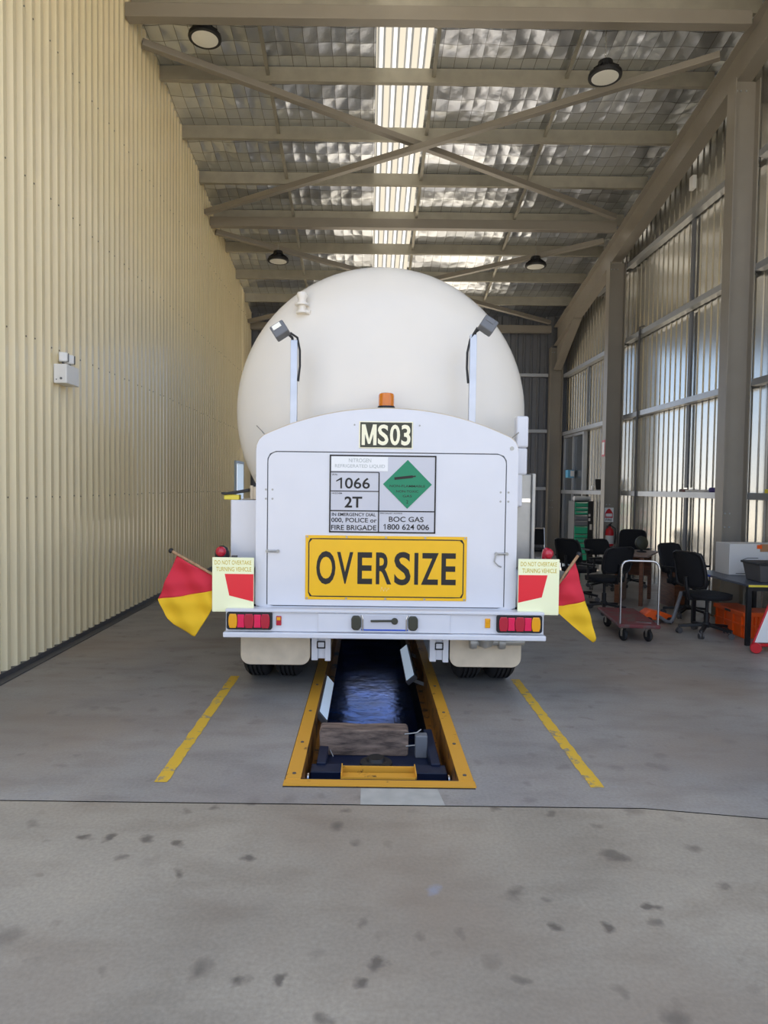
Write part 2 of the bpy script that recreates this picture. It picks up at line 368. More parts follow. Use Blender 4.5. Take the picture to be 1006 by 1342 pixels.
b.add([(-3.4, 3.3, -.012), (1.45, 3.3, -.012), (5.5, JX(5.5) - .1, -.012), (5.5, JX(5.5) + .15, -.012), (1.45, 3.58, -.012), (-3.4, 3.58, -.012)], [(0, 1, 4, 5), (1, 2, 3, 4)])
b.cur = 1
b.add([(-6, -1.5, 0), (8, -1.5, 0), (8, JX(8), 0), (1.45, 3.42, 0), (-6, 3.42, 0)], [(0, 1, 2, 3, 4)])
struct('floor', b, [M['floor'], M['apron'], M['patch'], M['groove']])
b = MB()
for x0, x1, y0, y1 in ((-80, 80, -80, -1.5), (-80, -6, -1.5, 3), (8, 80, -1.5, 3), (-80, -3.3, 3, YB + 1.5), (5.4, 80, 3, YB + 1.5), (-80, 80, YB + 1.5, 80)):
    b.add([(x0, y0, -.006), (x1, y0, -.006), (x1, y1, -.006), (x0, y1, -.006)], [(0, 1, 2, 3)])
struct('ground_outside', b, M['ground'])

# --- cladding: trapezoidal sheet as a strip between two heights
def sheet(b, pts, z0f, z1f, horizontal_axis):
    """pts = [(t, d)] along the wall; builds quads between z0f(t) and z1f(t)"""
    for (t0, d0), (t1, d1) in zip(pts[:-1], pts[1:]):
        vs = [horizontal_axis(t0, d0, z0f(t0)), horizontal_axis(t1, d1, z0f(t1)), horizontal_axis(t1, d1, z1f(t1)), horizontal_axis(t0, d0, z1f(t0))]
        b.add(vs, [(0, 1, 2, 3)])
def trapezoid(t0, t1, pitch, depth, flat_hi, flat_lo):
    sl_ = (pitch - flat_hi - flat_lo) / 2; out = []; t = t0
    while t < t1:
        out += [(t, 0), (t + flat_lo, 0), (t + flat_lo + sl_, depth), (t + flat_lo + sl_ + flat_hi, depth)]; t += pitch
    out = [p for p in out if p[0] <= t1]; out.append((t1, out[-1][1])); return out

# left wall with an open doorway near the far end
D0, D1, DH = 15.35, 16.15, 2.15
b = MB(); ax = lambda t, d, z: (XL - .04 + d, t, z)
ztop = lambda t: zb(t) + .245
for y0, y1, za in ((YF, D0, .05), (D0, D1, DH), (D1, YB, .05)):
    sheet(b, trapezoid(y0, y1, .16, .042, .052, .05), lambda t: za, ztop, ax)
b.cur = 1
pr = trapezoid(YF, YB, .16, .042, .052, .05)
for zr in (1.52, 2.95, 4.35, 5.8):
    for k, i in enumerate(range(3, len(pr) - 4, 4)):
        if k % 3 == 2: continue
        y = pr[i][0] - .03
        if y < 5.2 or zr > ztop(y) or (D0 - .1 < y < D1 + .1 and zr < DH): continue
        zz = zr + random.uniform(-.01, .01)
        b.lathe([(.008, 0), (.008, .004), (.004, .006)], (XL + .002, y, zz), (1, 0, 0), 6)
b.cur = 0
wl = struct('wall_left', b, [M['cream'], M['screw']])
b = MB()
for y0, y1 in ((YF, D0), (D1, YB)):
    b.box(XL - .13, XL + .006, y0, y1, .0, .05); b.box(XL + .006, XL + .09, y0, y1, 0, .010)
b.box(XL - .12, XL - .06, YF, D0, .06, .2)
struct('baseboard_left', b, M['darksteel'])
b = MB()
b.box(XL - .10, XL + .05, D0 - .06, D0, 0, DH + .06); b.box(XL - .10, XL + .05, D1, D1 + .06, 0, DH + .06); b.box(XL - .10, XL + .05, D0, D1, DH, DH + .06)
struct('trim_1', b, M['paleboard'])
b = MB(); b.box(-.02, .02, 0, .78, .01, DH - .02)
dd = b.build('door_1', M['paleboard'], bevel=.004); dd.location = (XL + .02, D1 + .01, 0); dd.rotation_euler = (0, 0, R(78)); tag(dd, kind='structure')
dd.location = (XL - .13, D1 - .02, 0)

# right wall
b = MB(); ax = lambda t, d, z: (XR - d, t, z)
sheet(b, trapezoid(YF, YB, .19, .014, .022, .138), lambda t: 0, lambda t: zb(t) + .245, ax)
struct('wall_right', b, M['zinc'])
# back wall round the open roller doorway behind the truck
RD = (-.9, 3.45, 5.2)
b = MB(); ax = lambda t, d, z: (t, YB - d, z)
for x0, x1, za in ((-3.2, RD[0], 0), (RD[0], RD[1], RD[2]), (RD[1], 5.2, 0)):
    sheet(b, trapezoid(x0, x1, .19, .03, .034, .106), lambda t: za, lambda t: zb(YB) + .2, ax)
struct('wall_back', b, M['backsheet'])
# wall over the front opening
b = MB(); b.box(-3.3, 5.3, YF - .1, YF, 7.4, zb(YF) + .22); struct('wall_front', b, M['cream'])

# ceiling: foil blanket that sags between the purlins, with the skylight strip left open
PUR = [8.65, 9.8, 10.95, 12.05, 13.15, 14.25, 15.35, 16.45]
SX0, SX1 = .03, .80
def foil_fn(x0, x1, y0, y1):
    def fn(u, v):
        y = y0 + (y1 - y0) * v; x = x0 + (x1 - x0) * u
        f = ((y - 8.65) / 1.13) % 1.0
        return (x, y, zb(y) + .21 - .045 * sin(pi * f) + .012 * sin(x * 9.3 + 2 * sin(y * 3)) * sin(pi * f))
    return fn
b = MB(); b.grid(foil_fn(-3.4, SX0, YF, YB + .1), 46, 130); b.grid(foil_fn(SX1, 5.3, YF, YB + .1), 60, 130)
for o_ in (SX0, SX1): b.add([(o_, YF, zb(YF) + .20), (o_, YB + .1, zb(YB + .1) + .20), (o_, YB + .1, zb(YB + .1) + .29), (o_, YF, zb(YF) + .29)], [(0, 1, 2, 3)])
ce = struct('ceiling', b, M['foil'], smooth=60)
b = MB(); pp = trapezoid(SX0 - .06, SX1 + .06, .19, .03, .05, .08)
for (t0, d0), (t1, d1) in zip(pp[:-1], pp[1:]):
    b.cur = (1 if d0 > 0 else 0) if abs(d0 - d1) < 1e-6 else 2  # pick the pan
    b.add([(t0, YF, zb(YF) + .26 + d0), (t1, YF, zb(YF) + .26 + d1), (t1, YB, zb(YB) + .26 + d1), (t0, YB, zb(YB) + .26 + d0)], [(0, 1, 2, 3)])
struct('window_1', b, [M['skylight'], M['skyrib_lit'], M['skyside_shaded']])

# --- portal frame, each member a thing of its own
def c_section(b, y, x0, x1, z0, hgt, fl, t=.004, lip=.015):
    b.box(x0, x1, y, y + t, z0, z0 + hgt); b.box(x0, x1, y + t, y + fl, z0, z0 + t); b.box(x0, x1, y + t, y + fl, z0 + hgt - t, z0 + hgt); b.box(x0, x1, y + fl - t, y + fl, z0 + t, z0 + lip)
ordn = ['first', 'second', 'third', 'fourth', 'fifth', 'sixth', 'seventh', 'eighth']
for i, y in enumerate(PUR):
    b = MB(); c_section(b, y, XL + .0, 4.86, zb(y), .2, .075)
    o = b.build('roof_purlin', M['purlin'])
    lab = ['grey steel purlin half hidden behind the nearest roof strut', 'grey roof purlin passing behind the two nearest lamps, first clear of the nearest strut', 'grey roof purlin just in front of where the two nearest braces cross', 'grey roof purlin just behind the crossing of the two nearest braces',
           'grey roof purlin directly over the far roof strut', 'grey roof purlin between the far strut and the two far lamps', 'grey roof purlin just behind the two far lamps', 'grey roof purlin nearest the back wall, above the tank'][i]
    tag(o, lab, 'roof purlin', 'roof purlins')
def strut(y, z, lab, x1=4.62):
    b = MB(); b.box(XL + .005, x1, y, y + .15, z, z + .17); o = b.build('roof_strut', M['steel'], bevel=.008)
    return tag(o, lab, 'roof strut', 'roof struts')
strut(8.42, 7.36, 'thick grey box strut crossing the top edge of the photo')
strut(12.83, 6.53, 'thick grey box strut crossing above the tank, halfway down the shed')
b = MB(); b.box(XL + .005, 4.6, 17.2, 17.35, 5.62, 5.80); tag(b.build('roof_strut', M['steel'], bevel=.008), 'dark grey box strut along the top of the back wall', 'roof strut', 'roof struts')
BR = [((XL + .02, 9.0), (4.5, 12.62), 'grey diagonal roof brace from upper left over the nearest lamp down to the far strut', 0),
      ((XL + .02, 12.45), (4.5, 8.95), 'grey diagonal roof brace rising to upper right past the right lamp', .11),
      ((XL + .02, 13.25), (4.5, 17.0), 'grey diagonal roof brace starting at the left end of the far strut', 0),
      ((XL + .02, 16.9), (4.5, 13.2), 'grey diagonal roof brace starting at the right end of the far strut', .11)]
for (x0, y0), (x1, y1), lab, dz in BR:
    b = MB(); dzz = -.17 - dz
    b.bar((x0, y0, zb(y0) + dzz), (x1, y1, zb(y1) + dzz), .10, .09)
    tag(b.build('roof_brace', M['steel'], bevel=.006), lab, 'roof brace', 'diagonal roof braces')
# bridging rods between the purlins
rows = [(-1.5, 'left of the skylight'), (.86, 'beside the skylight'), (2.75, 'towards the right wall')]
for xr, wh in rows:
    for i in range(len(PUR) - 1):
        b = MB(); y0, y1 = PUR[i] + .076, PUR[i + 1]; b.bar((xr, y0, zb(y0) + .09), (xr, y1, zb(y1) + .09), .05, .03)
        tag(b.build('bridging_bar', M['purlin']), 'thin bridging bar %s between the %s and %s roof purlins' % (wh, ordn[i], ordn[i + 1]), 'bridging bar', 'bridging bars between purlins')
# rafter down the right side
rb = lambda y: 6.93 - .195 * (y - 8.75)
b = MB()
def slab_y(b, x0, x1, y0, y1, f0, f1):
    b.add([(x0, y0, f0(y0)), (x1, y0, f0(y0)), (x1, y1, f0(y1)), (x0, y1, f0(y1)), (x0, y0, f1(y0)), (x1, y0, f1(y0)), (x1, y1, f1(y1)), (x0, y1, f1(y1))],
          [(3, 2, 1, 0), (4, 5, 6, 7), (0, 1, 5, 4), (1, 2, 6, 5), (2, 3, 7, 6), (3, 0, 4, 7)])
slab_y(b, 4.66, 4.86, YF, 17.2, rb, lambda y: rb(y) + .018)
slab_y(b, 4.66, 4.86, YF, 17.2, lambda y: rb(y) + .47, lambda y: rb(y) + .488)
slab_y(b, 4.75, 4.77, YF, 17.2, lambda y: rb(y) + .018, lambda y: rb(y) + .47)
o = b.build('steel_rafter', M['steel']); tag(o, 'long grey steel rafter sloping down along the right wall', 'rafter')
b = MB()
b.add([(4.75, 15.6, rb(15.6)), (4.75, 17.2, rb(17.2)), (4.75, 17.2, 4.65), (4.75, 16.9, 4.8), (4.77, 15.6, rb(15.6)), (4.77, 17.2, rb(17.2)), (4.77, 17.2, 4.65), (4.77, 16.9, 4.8)], [(0, 1, 2, 3), (7, 6, 5, 4), (0, 3, 7, 4), (3, 2, 6, 7)])
b.bar((4.76, 15.6, rb(15.6) - .005), (4.76, 17.15, 4.68), .2, .018)
b.build('haunch', M['steel'], o)
def column(y, top, lab):
    b = MB(); b.box(4.60, 4.616, y, y + .2, 0, top); b.box(4.904, 4.92, y, y + .2, 0, top); b.box(4.616, 4.904, y + .09, y + .105, 0, top)
    b.box(4.56, 4.96, y - .04, y + .22, 0, .02)
    o = b.build('steel_column', M['steel']); o['kind'] = 'thing'; tag(o, lab, 'column', 'steel columns')
    for x, z in ((4.68, 1.18), (4.74, 1.18), (4.68, 1.36), (4.74, 1.36), (4.66, top - .12), (4.71, top - .12), (4.78, top - .12)):
        MB().lathe([(.011, 0), (.011, .012)], (x, y + .09, z), (0, -1, 0), 8).build('bolt', M['girt'], o)
    return o
column(8.72, rb(8.9) - .001, 'tall grey steel column nearest the camera, beside the white carton')
column(13.1, rb(13.3) - .001, 'grey steel column carrying the red fire extinguisher')
column(17.2, 5.26, 'dark grey steel column in the far right corner')
# girts on the right wall, split at the columns
for zg, hn in ((1.62, 'chest-high'), (3.06, 'second-height'), (4.5, 'third-height'), (5.9, 'topmost')):
    for y0, y1, wh in ((3.6, 8.72, 'in the bay nearest the camera'), (8.93, 13.09, 'in the bay between the two nearer columns'), (13.31, 17.18, 'in the bay before the back corner')):
        if zg > rb(y1) + .1 and y0 > 13: y1 = 15.0
        b = MB(); zz = 1.65 + (zg - 1.65) * 1.02
        b.box(4.93, XR - .032, y0, y1, zz, zz + .012); b.box(4.925, 4.935, y0, y1, zz - .075, zz + .012); b.box(4.935, XR - .032, y0, y1, zz - .075, zz - .068)
        tag(b.build('wall_girt', M['girt']), '%s galvanised girt on the right wall %s' % (hn, wh), 'wall girt', 'right wall girts')['kind'] = 'thing'
for zg, hn in ((1.62, 'lowest'), (3.1, 'middle'), (4.53, 'highest')):
    b = MB(); b.box(RD[1], 4.585, YB - .14, YB - .033, zg, zg + .08)
    tag(b.build('wall_girt', M['girt']), '%s horizontal girt on the dark back wall' % hn, 'wall girt', 'back wall girts')['kind'] = 'thing'
# upright stiffeners on the right wall
def upright(y, z0, z1, wd, lab, mt='grey', x0=5.02):
    b = MB(); b.box(x0, XR - .034, y, y + wd, z0, z1); o = b.build('wall_upright', M[mt]); o['kind'] = 'thing'
    return tag(o, lab, 'wall upright', 'uprights on the right wall')
upright(10.6, .02, 1.54, .09, 'lowest dark upright strap behind the chairs, under the chest-high girt')
upright(10.6, 1.70, 3.0, .09, 'dark upright strap on the right wall, just above the chest-high girt')
upright(10.6, 3.1, 4.45, .09, 'dark upright strap between second and third girts of the right wall')
upright(10.6, 4.56, 5.9, .09, 'dark upright strap between third and topmost girts of the right wall')
upright(15.5, 3.2, 4.5, .10, 'slim upright strap on the right wall near the back corner')
b = MB(); b.tube([(4.905, 12.35, .02), (4.905, 12.35, 4.62), (4.99, 12.35, 4.64)], .018, 8); tag(b.build('wall_conduit', M['darksteel'], smooth=40), 'thin dark conduit pipe running up the right wall before the second column', 'conduit')['kind'] = 'thing'
b = MB(); b.box(4.97, 5.03, 10.60, 10.72, 6.35, 6.55); tag(b.build('wall_tag', M['labelwhite'], bevel=.003), 'small white tag high on the right wall upright', 'tag')['kind'] = 'thing'
# double door in the right wall near the back
dr = MB()
for y in (15.56, 16.33, 17.1): dr.box(4.955, XR - .034, y, y + .07, 0.01, 3.0)
dr.box(4.955, XR - .034, 15.63, 17.1, 2.94, 3.0)
do = struct('door_2', dr, M['girt'])
for y in (15.63, 16.40):
    q = MB(); q.box(5.0, XR - .036, y + .003, y + .697, .02, 2.93); q.build('door_panel', M['glassdark'], do)

# --- high-bay lamps
def high_bay(x, y, z, lab):
    t = thing('high_bay_lamp', (x, y, z), lab, 'lamp', 'high bay lamps')
    b = MB(); b.lathe([(.205, .0), (.212, .02), (.205, .05), (.15, .06), (.145, .085), (.105, .12), (.09, .2), (.05, .215), (.0, .215)], (x, y, z), n=40)
    b.build('housing', M['black'], t, smooth=35)
    b = MB(); b.lathe([(.0, -.003), (.15, -.003), (.168, -.001), (.17, .012)], (x, y, z), n=40); b.build('lens', M['lampglass'], t, smooth=50)
    b = MB()
    for k in range(14):
        a = 2 * pi * k / 14
        b.bar((x + .10 * cos(a), y + .10 * sin(a), z + .13), (x + .19 * cos(a), y + .19 * sin(a), z + .06), .008, .03)
    b.build('cooling_fins', M['black'], t)
    b = MB(); zt = zb(y) + .10; n = max(2, int((zt - z - .2) / .035)); h = (zt - z - .2) / n
    for k in range(n):
        zc = z + .2 + h * (k + .5); rot = RZ(90 * (k % 2))
        pts = [Vector((x, y, zc)) + rot @ Vector((.011 * cos(q), 0, .62 * h * sin(q))) for q in [2 * pi * j / 10 for j in range(11)]]
        b.tube(pts, .0035, 6)
    b.build('chain', M['galv'], t, smooth=60)
    return t
high_bay(-2.17, 8.85, 7.37, 'round black high-bay lamp at upper left, nearest the cream wall')
high_bay(2.98, 8.85, 6.95, 'round black high-bay lamp at upper right hanging on a long chain')
high_bay(-1.85, 13.55, 6.11, 'small-looking round lamp above the left shoulder of the tank')
high_bay(3.30, 13.65, 6.10, 'small-looking round lamp right of the tank, before the far right purlins')

# ================================================================== INSPECTION PIT
t = thing('inspection_pit', (.085, PY0, -1.2), 'long inspection pit with yellow steel edging sunk in the floor under the truck', 'inspection pit')
t['kind'] = 'thing'
b = MB(); zf = -1.15
b.box(-.52, -.455, 3.70, PY1, zf, -.012); b.box(.615, .68, 3.70, PY1, zf, -.012); b.box(-.52, .68, 3.655, 3.70, zf, -.012); b.box(-.52, .68, PY1, PY1 + .05, zf, -.012)
b.build('pit_walls', M['pitwall'], t)
b = MB(); b.box(-.52, .68, 3.65, PY1 + .05, zf - .05, zf); b.build('pit_floor', M['pitfloor'], t)
for nm, x0, x1, xw in (('left', -.445, -.36, -.368), ('right', .53, .612, .530)):
    b = MB(); b.box(x0, x1, 3.71, PY1, 0, .008); e_ = b.build('edge_rail', M['pityellow'], t)
    b = MB(); b.box(xw, xw + .008, 3.72, PY1, -.25, 0); b.box(min(xw, xw - .05 if x0 > 0 else xw), max(xw + .008, xw + .058 if x0 < 0 else xw + .008), 3.72, PY1, -.255, -.247); b.build('rail_web', M['pitbrown'], e_)
    for y in (3.78, 4.25, 4.85, 5.5): MB().lathe([(.011, 0), (.011, .004)], ((x0 + x1) / 2, y, .008), (0, 0, 1), 8).build('bolt', M['darksteel'], e_)
b = MB(); b.box(-.45, .617, 3.64, 3.71, -.002, .006); b.build('end_plate', M['pityellow'], t)
def pit_light(c, ln, rot, lab):
    t = thing('pit_light', c, lab, 'light fitting', 'light fittings in the pit')
    x, y, z = c; b = MB(); b.box(x - .055, x + .055, y, y + ln, z - .02, z + .02, rot, c); b.build('housing', M['darksteel'], t, bevel=.004)
    b = MB(); b.box(x - .043, x + .043, y + .03, y + ln - .03, z + .0205, z + .026, rot, c); b.build('diffuser', M['pitlamp'], t)
    b = MB(); 
    for yy in (y + .1, y + ln - .1): b.bar((x, yy, z - .02), (x + (.19 if x > 0 else -.12), yy, z - .09), .03, .012, (0, 1, 0))
    b.build('bracket', M['galv'], t)
pit_light((-.335, 5.0, -.10), 1.0, RY(50), 'pale blue strip light leaning on the left side of the pit')
pit_light((.415, 6.0, -.09), 1.2, RY(-40), 'strip light with dark frame on the right side of the pit')
# jack carriage
t = thing('pit_jack', (.085, 4.0, -.3), 'dark blue pit jack carriage with yellow cross tray near the end of the pit', 'pit jack')
b = MB()
for z0, z1, y0, y1 in ((-.135, -.075, 4.0, 4.12), (-.22, -.13, 3.86, 4.0)): b.box(-.33, .50, y0, y1, z0, z1)
b.box(-.30, .47, 4.12, 4.6, -.22, -.13); b.box(-.30, -.24, 4.1, 4.37, -.2, -.06); b.box(.41, .47, 4.1, 4.7, -.2, -.06)
b.build('cross_beam', M['jackblue'], t, bevel=.006)
for x0, x1 in ((-.31, -.13), (.29, .48)):
    b = MB(); b.box(x0, x1, 3.75, 3.86, -.17, -.09); b.build('beam_end', M['black'], t, bevel=.006)
b = MB(); b.box(-.13, .29, 3.755, 3.762, -.15, .0); b.box(-.13, .29, 3.762, 3.87, -.03, -.022); b.box(-.136, -.13, 3.755, 3.9, -.14, .02); b.box(.29, .296, 3.755, 3.9, -.14, .02); b.box(-.13, .29, 3.9, 3.915, -.06, .0)
b.build('cross_tray', M['pityellow'], t)
b = MB(); b.lathe([(.10, -.08), (.10, -.03), (.06, -.02), (.05, .0), (.0, .0)], (.07, 4.12, -.03), n=24); b.build('ram', M['black'], t, smooth=40)
for x, y, s in ((-.345, 4.05, 1), (.515, 4.05, -1), (-.345, 3.82, 1), (.515, 3.82, -1)):
    b = MB(); b.lathe([(.034, -.012), (.04, -.005), (.04, .005), (.034, .012), (.014, .014), (.014, .03)], (x, y, -.145), (s, 0, 0), 20); b.build('roller', M['chrome'], t, smooth=35)
b = MB(); b.box(.33, .41, 4.35, 4.42, -.13, .02); b.build('valve_block', M['grey'], t, bevel=.008)
# timber
t = tag(None or thing('timber_block', (-.015, 4.44, -.13), 'weathered timber block tied across the pit jack', 'timber block'))
b = MB(); pts = [(-.30, -.118), (-.29, -.128), (.27, -.13), (.285, -.12), (.288, .03), (.275, .045), (.12, .048), (-.02, .040), (-.15, .047), (-.29, .046), (-.303, .03)]
b.prism(pts, 4.38, 4.51); b.build('block', M['timber'], t, bevel=.006)
b = MB(); 
b.tube([(.26, 4.377, .02), (.34, 4.38, .03), (.37, 4.40, .045)], .004, 6); b.tube([(.27, 4.376, -.06), (.33, 4.37, -.05), (.38, 4.40, .0)], .004, 6); b.tube([(-.23, 4.376, -.09), (-.21, 4.37, -.13), (-.2, 4.36, -.15)], .003, 6)
b.build('tie_wire', M['galv'], t, smooth=60)

# painted lines
for x, y1, lab in ((-1.13, 5.75, 'faded yellow line painted on the concrete left of the pit'), (1.29, 5.75, 'patchy yellow line painted on the concrete right of the pit')):
    b = MB(); n = 40; L = []; Rr = []
    for i in range(n + 1):
        y = 3.66 + (y1 - 3.66) * i / n; L.append((x - .038 + random.uniform(-.004, .004), y)); Rr.append((x + .038 + random.uniform(-.004, .004), y))
    vs = [(a, c, .002) for a, c in L] + [(a, c, .002) for a, c in Rr]
    b.add(vs, [(i, n + 1 + i, n + 2 + i, i + 1) for i in range(n)])
    tag(b.build('painted_line', M['line']), lab, 'painted line', 'painted lines')['kind'] = 'thing'

# ================================================================== TANKER TRUCK
TX = .14
T = thing('tanker_truck', (TX, 6.5, 0), 'white tanker truck seen from behind, parked over the pit with an OVERSIZE sign', 'truck')
# tank
TC = (.10, 0, 2.30); TR = 1.265
prof = []
for k in range(15): r = TR * sin(pi / 2 * k / 14); prof.append((r, -.42 * cos(pi / 2 * k / 14)))
prof += [(TR, 6.2)] + [(TR * cos(pi / 2 * k / 8), 6.2 + .42 * sin(pi / 2 * k / 8)) for k in range(1, 9)]
b = MB(); b.lathe(prof, (TC[0], 5.95, TC[2]), (0, 1, 0), 96); tk = b.build('tank', M['tank'], T, smooth=35)
b = MB(); vx, vz, vy = -.575, 3.15, 5.74
b.tube([(vx, vy + .1, vz), (vx, vy - .03, vz)], .035, 14); b.lathe([(.05, -.03), (.05, -.015), (.032, -.012), (.032, .03), (.06, .034), (.06, .048), (.034, .05), (.034, .09), (.045, .11), (.04, .14), (.0, .152)], (vx, vy - .04, vz - .02), n=16)
b.tube([(vx, vy - .04, vz - .03), (vx + .07, vy - .05, vz - .045)], .02, 10); b.build('relief_valve', M['tank'], tk, smooth=40)
# rear cabinet with arched top
def outline(x0, x1, zb_, zs, zt, n=36):
    pts = [(x1, zb_), (x1, zs)]; cx = (x0 + x1) / 2; hw = (x1 - x0) / 2
    r = .12
    for k in range(9):      # rounded shoulder blending into the arch
        a = R(0 + 62 * k / 8); pts.append((x1 - r + r * cos(a), zs + r * sin(a)))
    xs_, zs_ = pts[-1]
    for k in range(1, n):
        x = xs_ + (2 * cx - 2 * xs_) * k / n; u = (x - cx) / (xs_ - cx); pts.append((x, zt - (zt - zs_) * (abs(u) ** 2.1)))
    for x, z in reversed(pts[2:11]): pts.append((2 * cx - x, z))
    pts += [(x0, zs), (x0, zb_)]
    return pts
OUT = outline(-.856, 1.141, .715, 1.93, 2.245)
b = MB(); b.prism(OUT, 5.145, 5.62); cab = b.build('pump_cabinet', M['white'], T, smooth=35)
def polar(pts, c, n=160):
    out = []; m_ = len(pts)
    for k in range(n):
        a = 2 * pi * k / n + .001; d = (cos(a), sin(a)); best = None
        for i in range(m_):
            (ax_, az), (bx_, bz) = pts[i], pts[(i + 1) % m_]; ex, ez = bx_ - ax_, bz - az; den = d[0] * ez - d[1] * ex
            if abs(den) < 1e-12: continue
            tt = ((ax_ - c[0]) * ez - (az - c[1]) * ex) / den; u = ((ax_ - c[0]) * d[1] - (az - c[1]) * d[0]) / den
            if tt > 0 and -1e-9 <= u <= 1 + 1e-9: best = tt if best is None else max(best, tt)
        out.append((c[0] + best * d[0], c[1] + best * d[1]))
    return out
DR = rrect(-.763, 1.046, .735, 1.906, .07)[0:]
DR = [p for p in DR if p[1] > .82] ; DR = [(1.046, .735)] + DR + [(-.763, .735)]
SEAL = [(x + (.009 if x > .14 else -.009), z + (.009 if z > 1 else -.009)) for x, z in DR]
b = MB(); b.ring(polar(OUT, (.14, 1.35)), polar(SEAL, (.14, 1.35)), 5.128, 5.146); b.build('rear_frame', M['white'], T, smooth=35)
b = MB(); b.prism(SEAL, 5.139, 5.1445); b.build('door_seal', M['grey'], T)
b = MB(); b.prism(DR, 5.126, 5.139); door = b.build('cabinet_door', M['white'], T, smooth=35)
for x in (-.73, 1.02):
    for z in (1.15,):
        b = MB()
        b.tube([(x - .04, 5.118, z), (x + .045, 5.118, z)], .009, 8); b.tube([(x - .035, 5.126, z), (x - .035, 5.11, z)], .013, 8); b.tube([(x + .045, 5.126, z), (x + .045, 5.11, z)], .013, 8)
        if x > 0: b.tube([(.985, 5.118, 1.16), (.97, 5.116, 1.09), (1.0, 5.115, 1.06), (1.025, 5.118, 1.05)], .005, 6)
        b.build('latch', M['galv'], door, smooth=40)
for x, z, r_ in [(x, z, .008) for x in (-.73, -.78, 1.01, 1.07) for z in (1.62, 1.55)] + [(1.09, 1.955, .016), (-.11, 2.12, .007), (.385, 2.12, .007)]:
    MB().lathe([(r_, 0), (r_, .004)], (x, 5.128, z), (0, -1, 0), 10).build('rivet', M['galv'], T)
# arched roof flashing behind the frame
b = MB(); n = len(OUT); rim = [(x, z) for x, z in OUT[2:-2]]
b.grid(lambda u, v: (rim[int(round(u * (len(rim) - 1)))][0], 5.15 + v * .47, rim[int(round(u * (len(rim) - 1)))][1] + .006), len(rim) - 1, 1)
b.build('cabinet_roof', M['flap'], T, smooth=40, solid=.008)
# fleet number plate
def plate(nm, mt, x0, x1, z0, z1, y, th, parent=T, bev=.003):
    b = MB(); b.box(x0, x1, y - th, y, z0, z1); return b.build(nm, mt, parent, bevel=bev)
p = plate('fleet_number_plate', M['cream_ink'], -.075, .335, 1.943, 2.148, 5.128, .006)
b = MB(); b.box(-.066, .326, 5.1195, 5.122, 1.951, 2.14); b.build('plate_field', M['olive'], p)
b = MB(); q_ = lambda *p, y=5.1185: b.add([(x, y, 1.967 + z * .157) for x, z in p], [(0, 1, 2, 3)]); q_((-.055, 0), (-.030, 0), (-.030, 1), (-.055, 1)); q_((.033, 0), (.058, 0), (.058, 1), (.033, 1)); q_((-.053, 1), (-.027, 1), (.010, .06), (-.007, .06), y=5.1180); q_((.030, 1), (.056, 1), (.010, .06), (-.007, .06), y=5.1175)
[text(b, c_, a_, b_, 1.967, 2.124, 5.1185, .022) for c_, a_, b_ in (('S', .068, .148), ('0', .160, .236), ('3', .246, .316))]; b.build('plate_lettering', M['cream_ink'], p)
# emergency information panel
p = plate('hazard_panel', M['panelwhite'], -.296, .516, 1.298, 1.892, 5.1255, .004)
b = MB(); y = 5.1205
for x0, x1, z0, z1 in ((-.296, .516, 1.881, 1.892), (-.296, .516, 1.298, 1.309), (-.296, -.285, 1.298, 1.892), (.505, .516, 1.298, 1.892), (.077, .086, 1.298, 1.76), (-.285, .505, 1.461, 1.470), (-.285, .08, 1.612, 1.619), (-.285, .08, 1.757, 1.764)): b.box(x0, x1, y - .001, y + .001, z0, z1)
b.build('panel_border', M['ink'], p)
b = MB(); b.box(-.284, .148, 5.1185, 5.121, 1.77, 1.878); lw = b.build('name_strip', M['labelwhite'], p)
b = MB(); text(b, 'NITROGEN', -.15, .02, 1.835, 1.865, 5.1178, .005); text(b, 'REFRIGERATED LIQUID', -.255, .125, 1.79, 1.82, 5.1178, .005); b.build('name_lettering', M['labelgrey'], lw)
b = MB()
one(b, -.245, -.200, 1.635, 1.718, 5.1198); text(b, '066', -.178, .012, 1.635, 1.718, 5.1198, .012); text(b, '2T', -.18, -.045, 1.49, 1.575, 5.1198, .022)
text(b, 'UN No.', -.277, -.235, 1.735, 1.748, 5.1198, .01); text(b, 'HAZCHEM', -.277, -.20, 1.593, 1.604, 5.1198, .01)
b.build('substance_lettering', M['ink'], p); b = MB(); text(b, 'IN EMERGENCY DIAL', -.275, .06, 1.425, 1.45, 5.1198, .014); text(b, '000, POLICE or', -.285 + .006, .068, 1.372, 1.412, 5.1198, .014); text(b, 'FIRE BRIGADE', -.28, .065, 1.318, 1.357, 5.1198, .014)
b.build('emergency_lettering', M['ink'], p); b = MB(); text(b, 'SPECIALIST ADVICE', .092, .262, 1.445, 1.455, 5.1198, .01); text(b, 'BOC GAS', .16, .425, 1.385, 1.425, 5.1198, .012); one(b, .118, .135, 1.325, 1.368, 5.1198); text(b, '800 624 006', .148, .468, 1.325, 1.368, 5.1198, .014)
b.build('contact_lettering', M['ink'], p)
cx, cz, hd = .298, 1.672, .186
b = MB(); b.prism([(cx, cz + hd), (cx - hd, cz), (cx, cz - hd), (cx + hd, cz)], 5.1180, 5.1212); dm = b.build('gas_diamond', M['green'], p)
b = MB(); y = 5.1172
text(b, 'NON-FLAMMABLE', cx - .135, cx + .135, cz - .022, cz - .004, y, .006); text(b, 'NON-TOXIC', cx - .085, cx + .085, cz - .062, cz - .044, y, .006); text(b, 'GAS', cx - .035, cx + .035, cz - .098, cz - .08, y, .006); text(b, '2', cx - .008, cx + .008, cz - .145, cz - .12, y, .006)
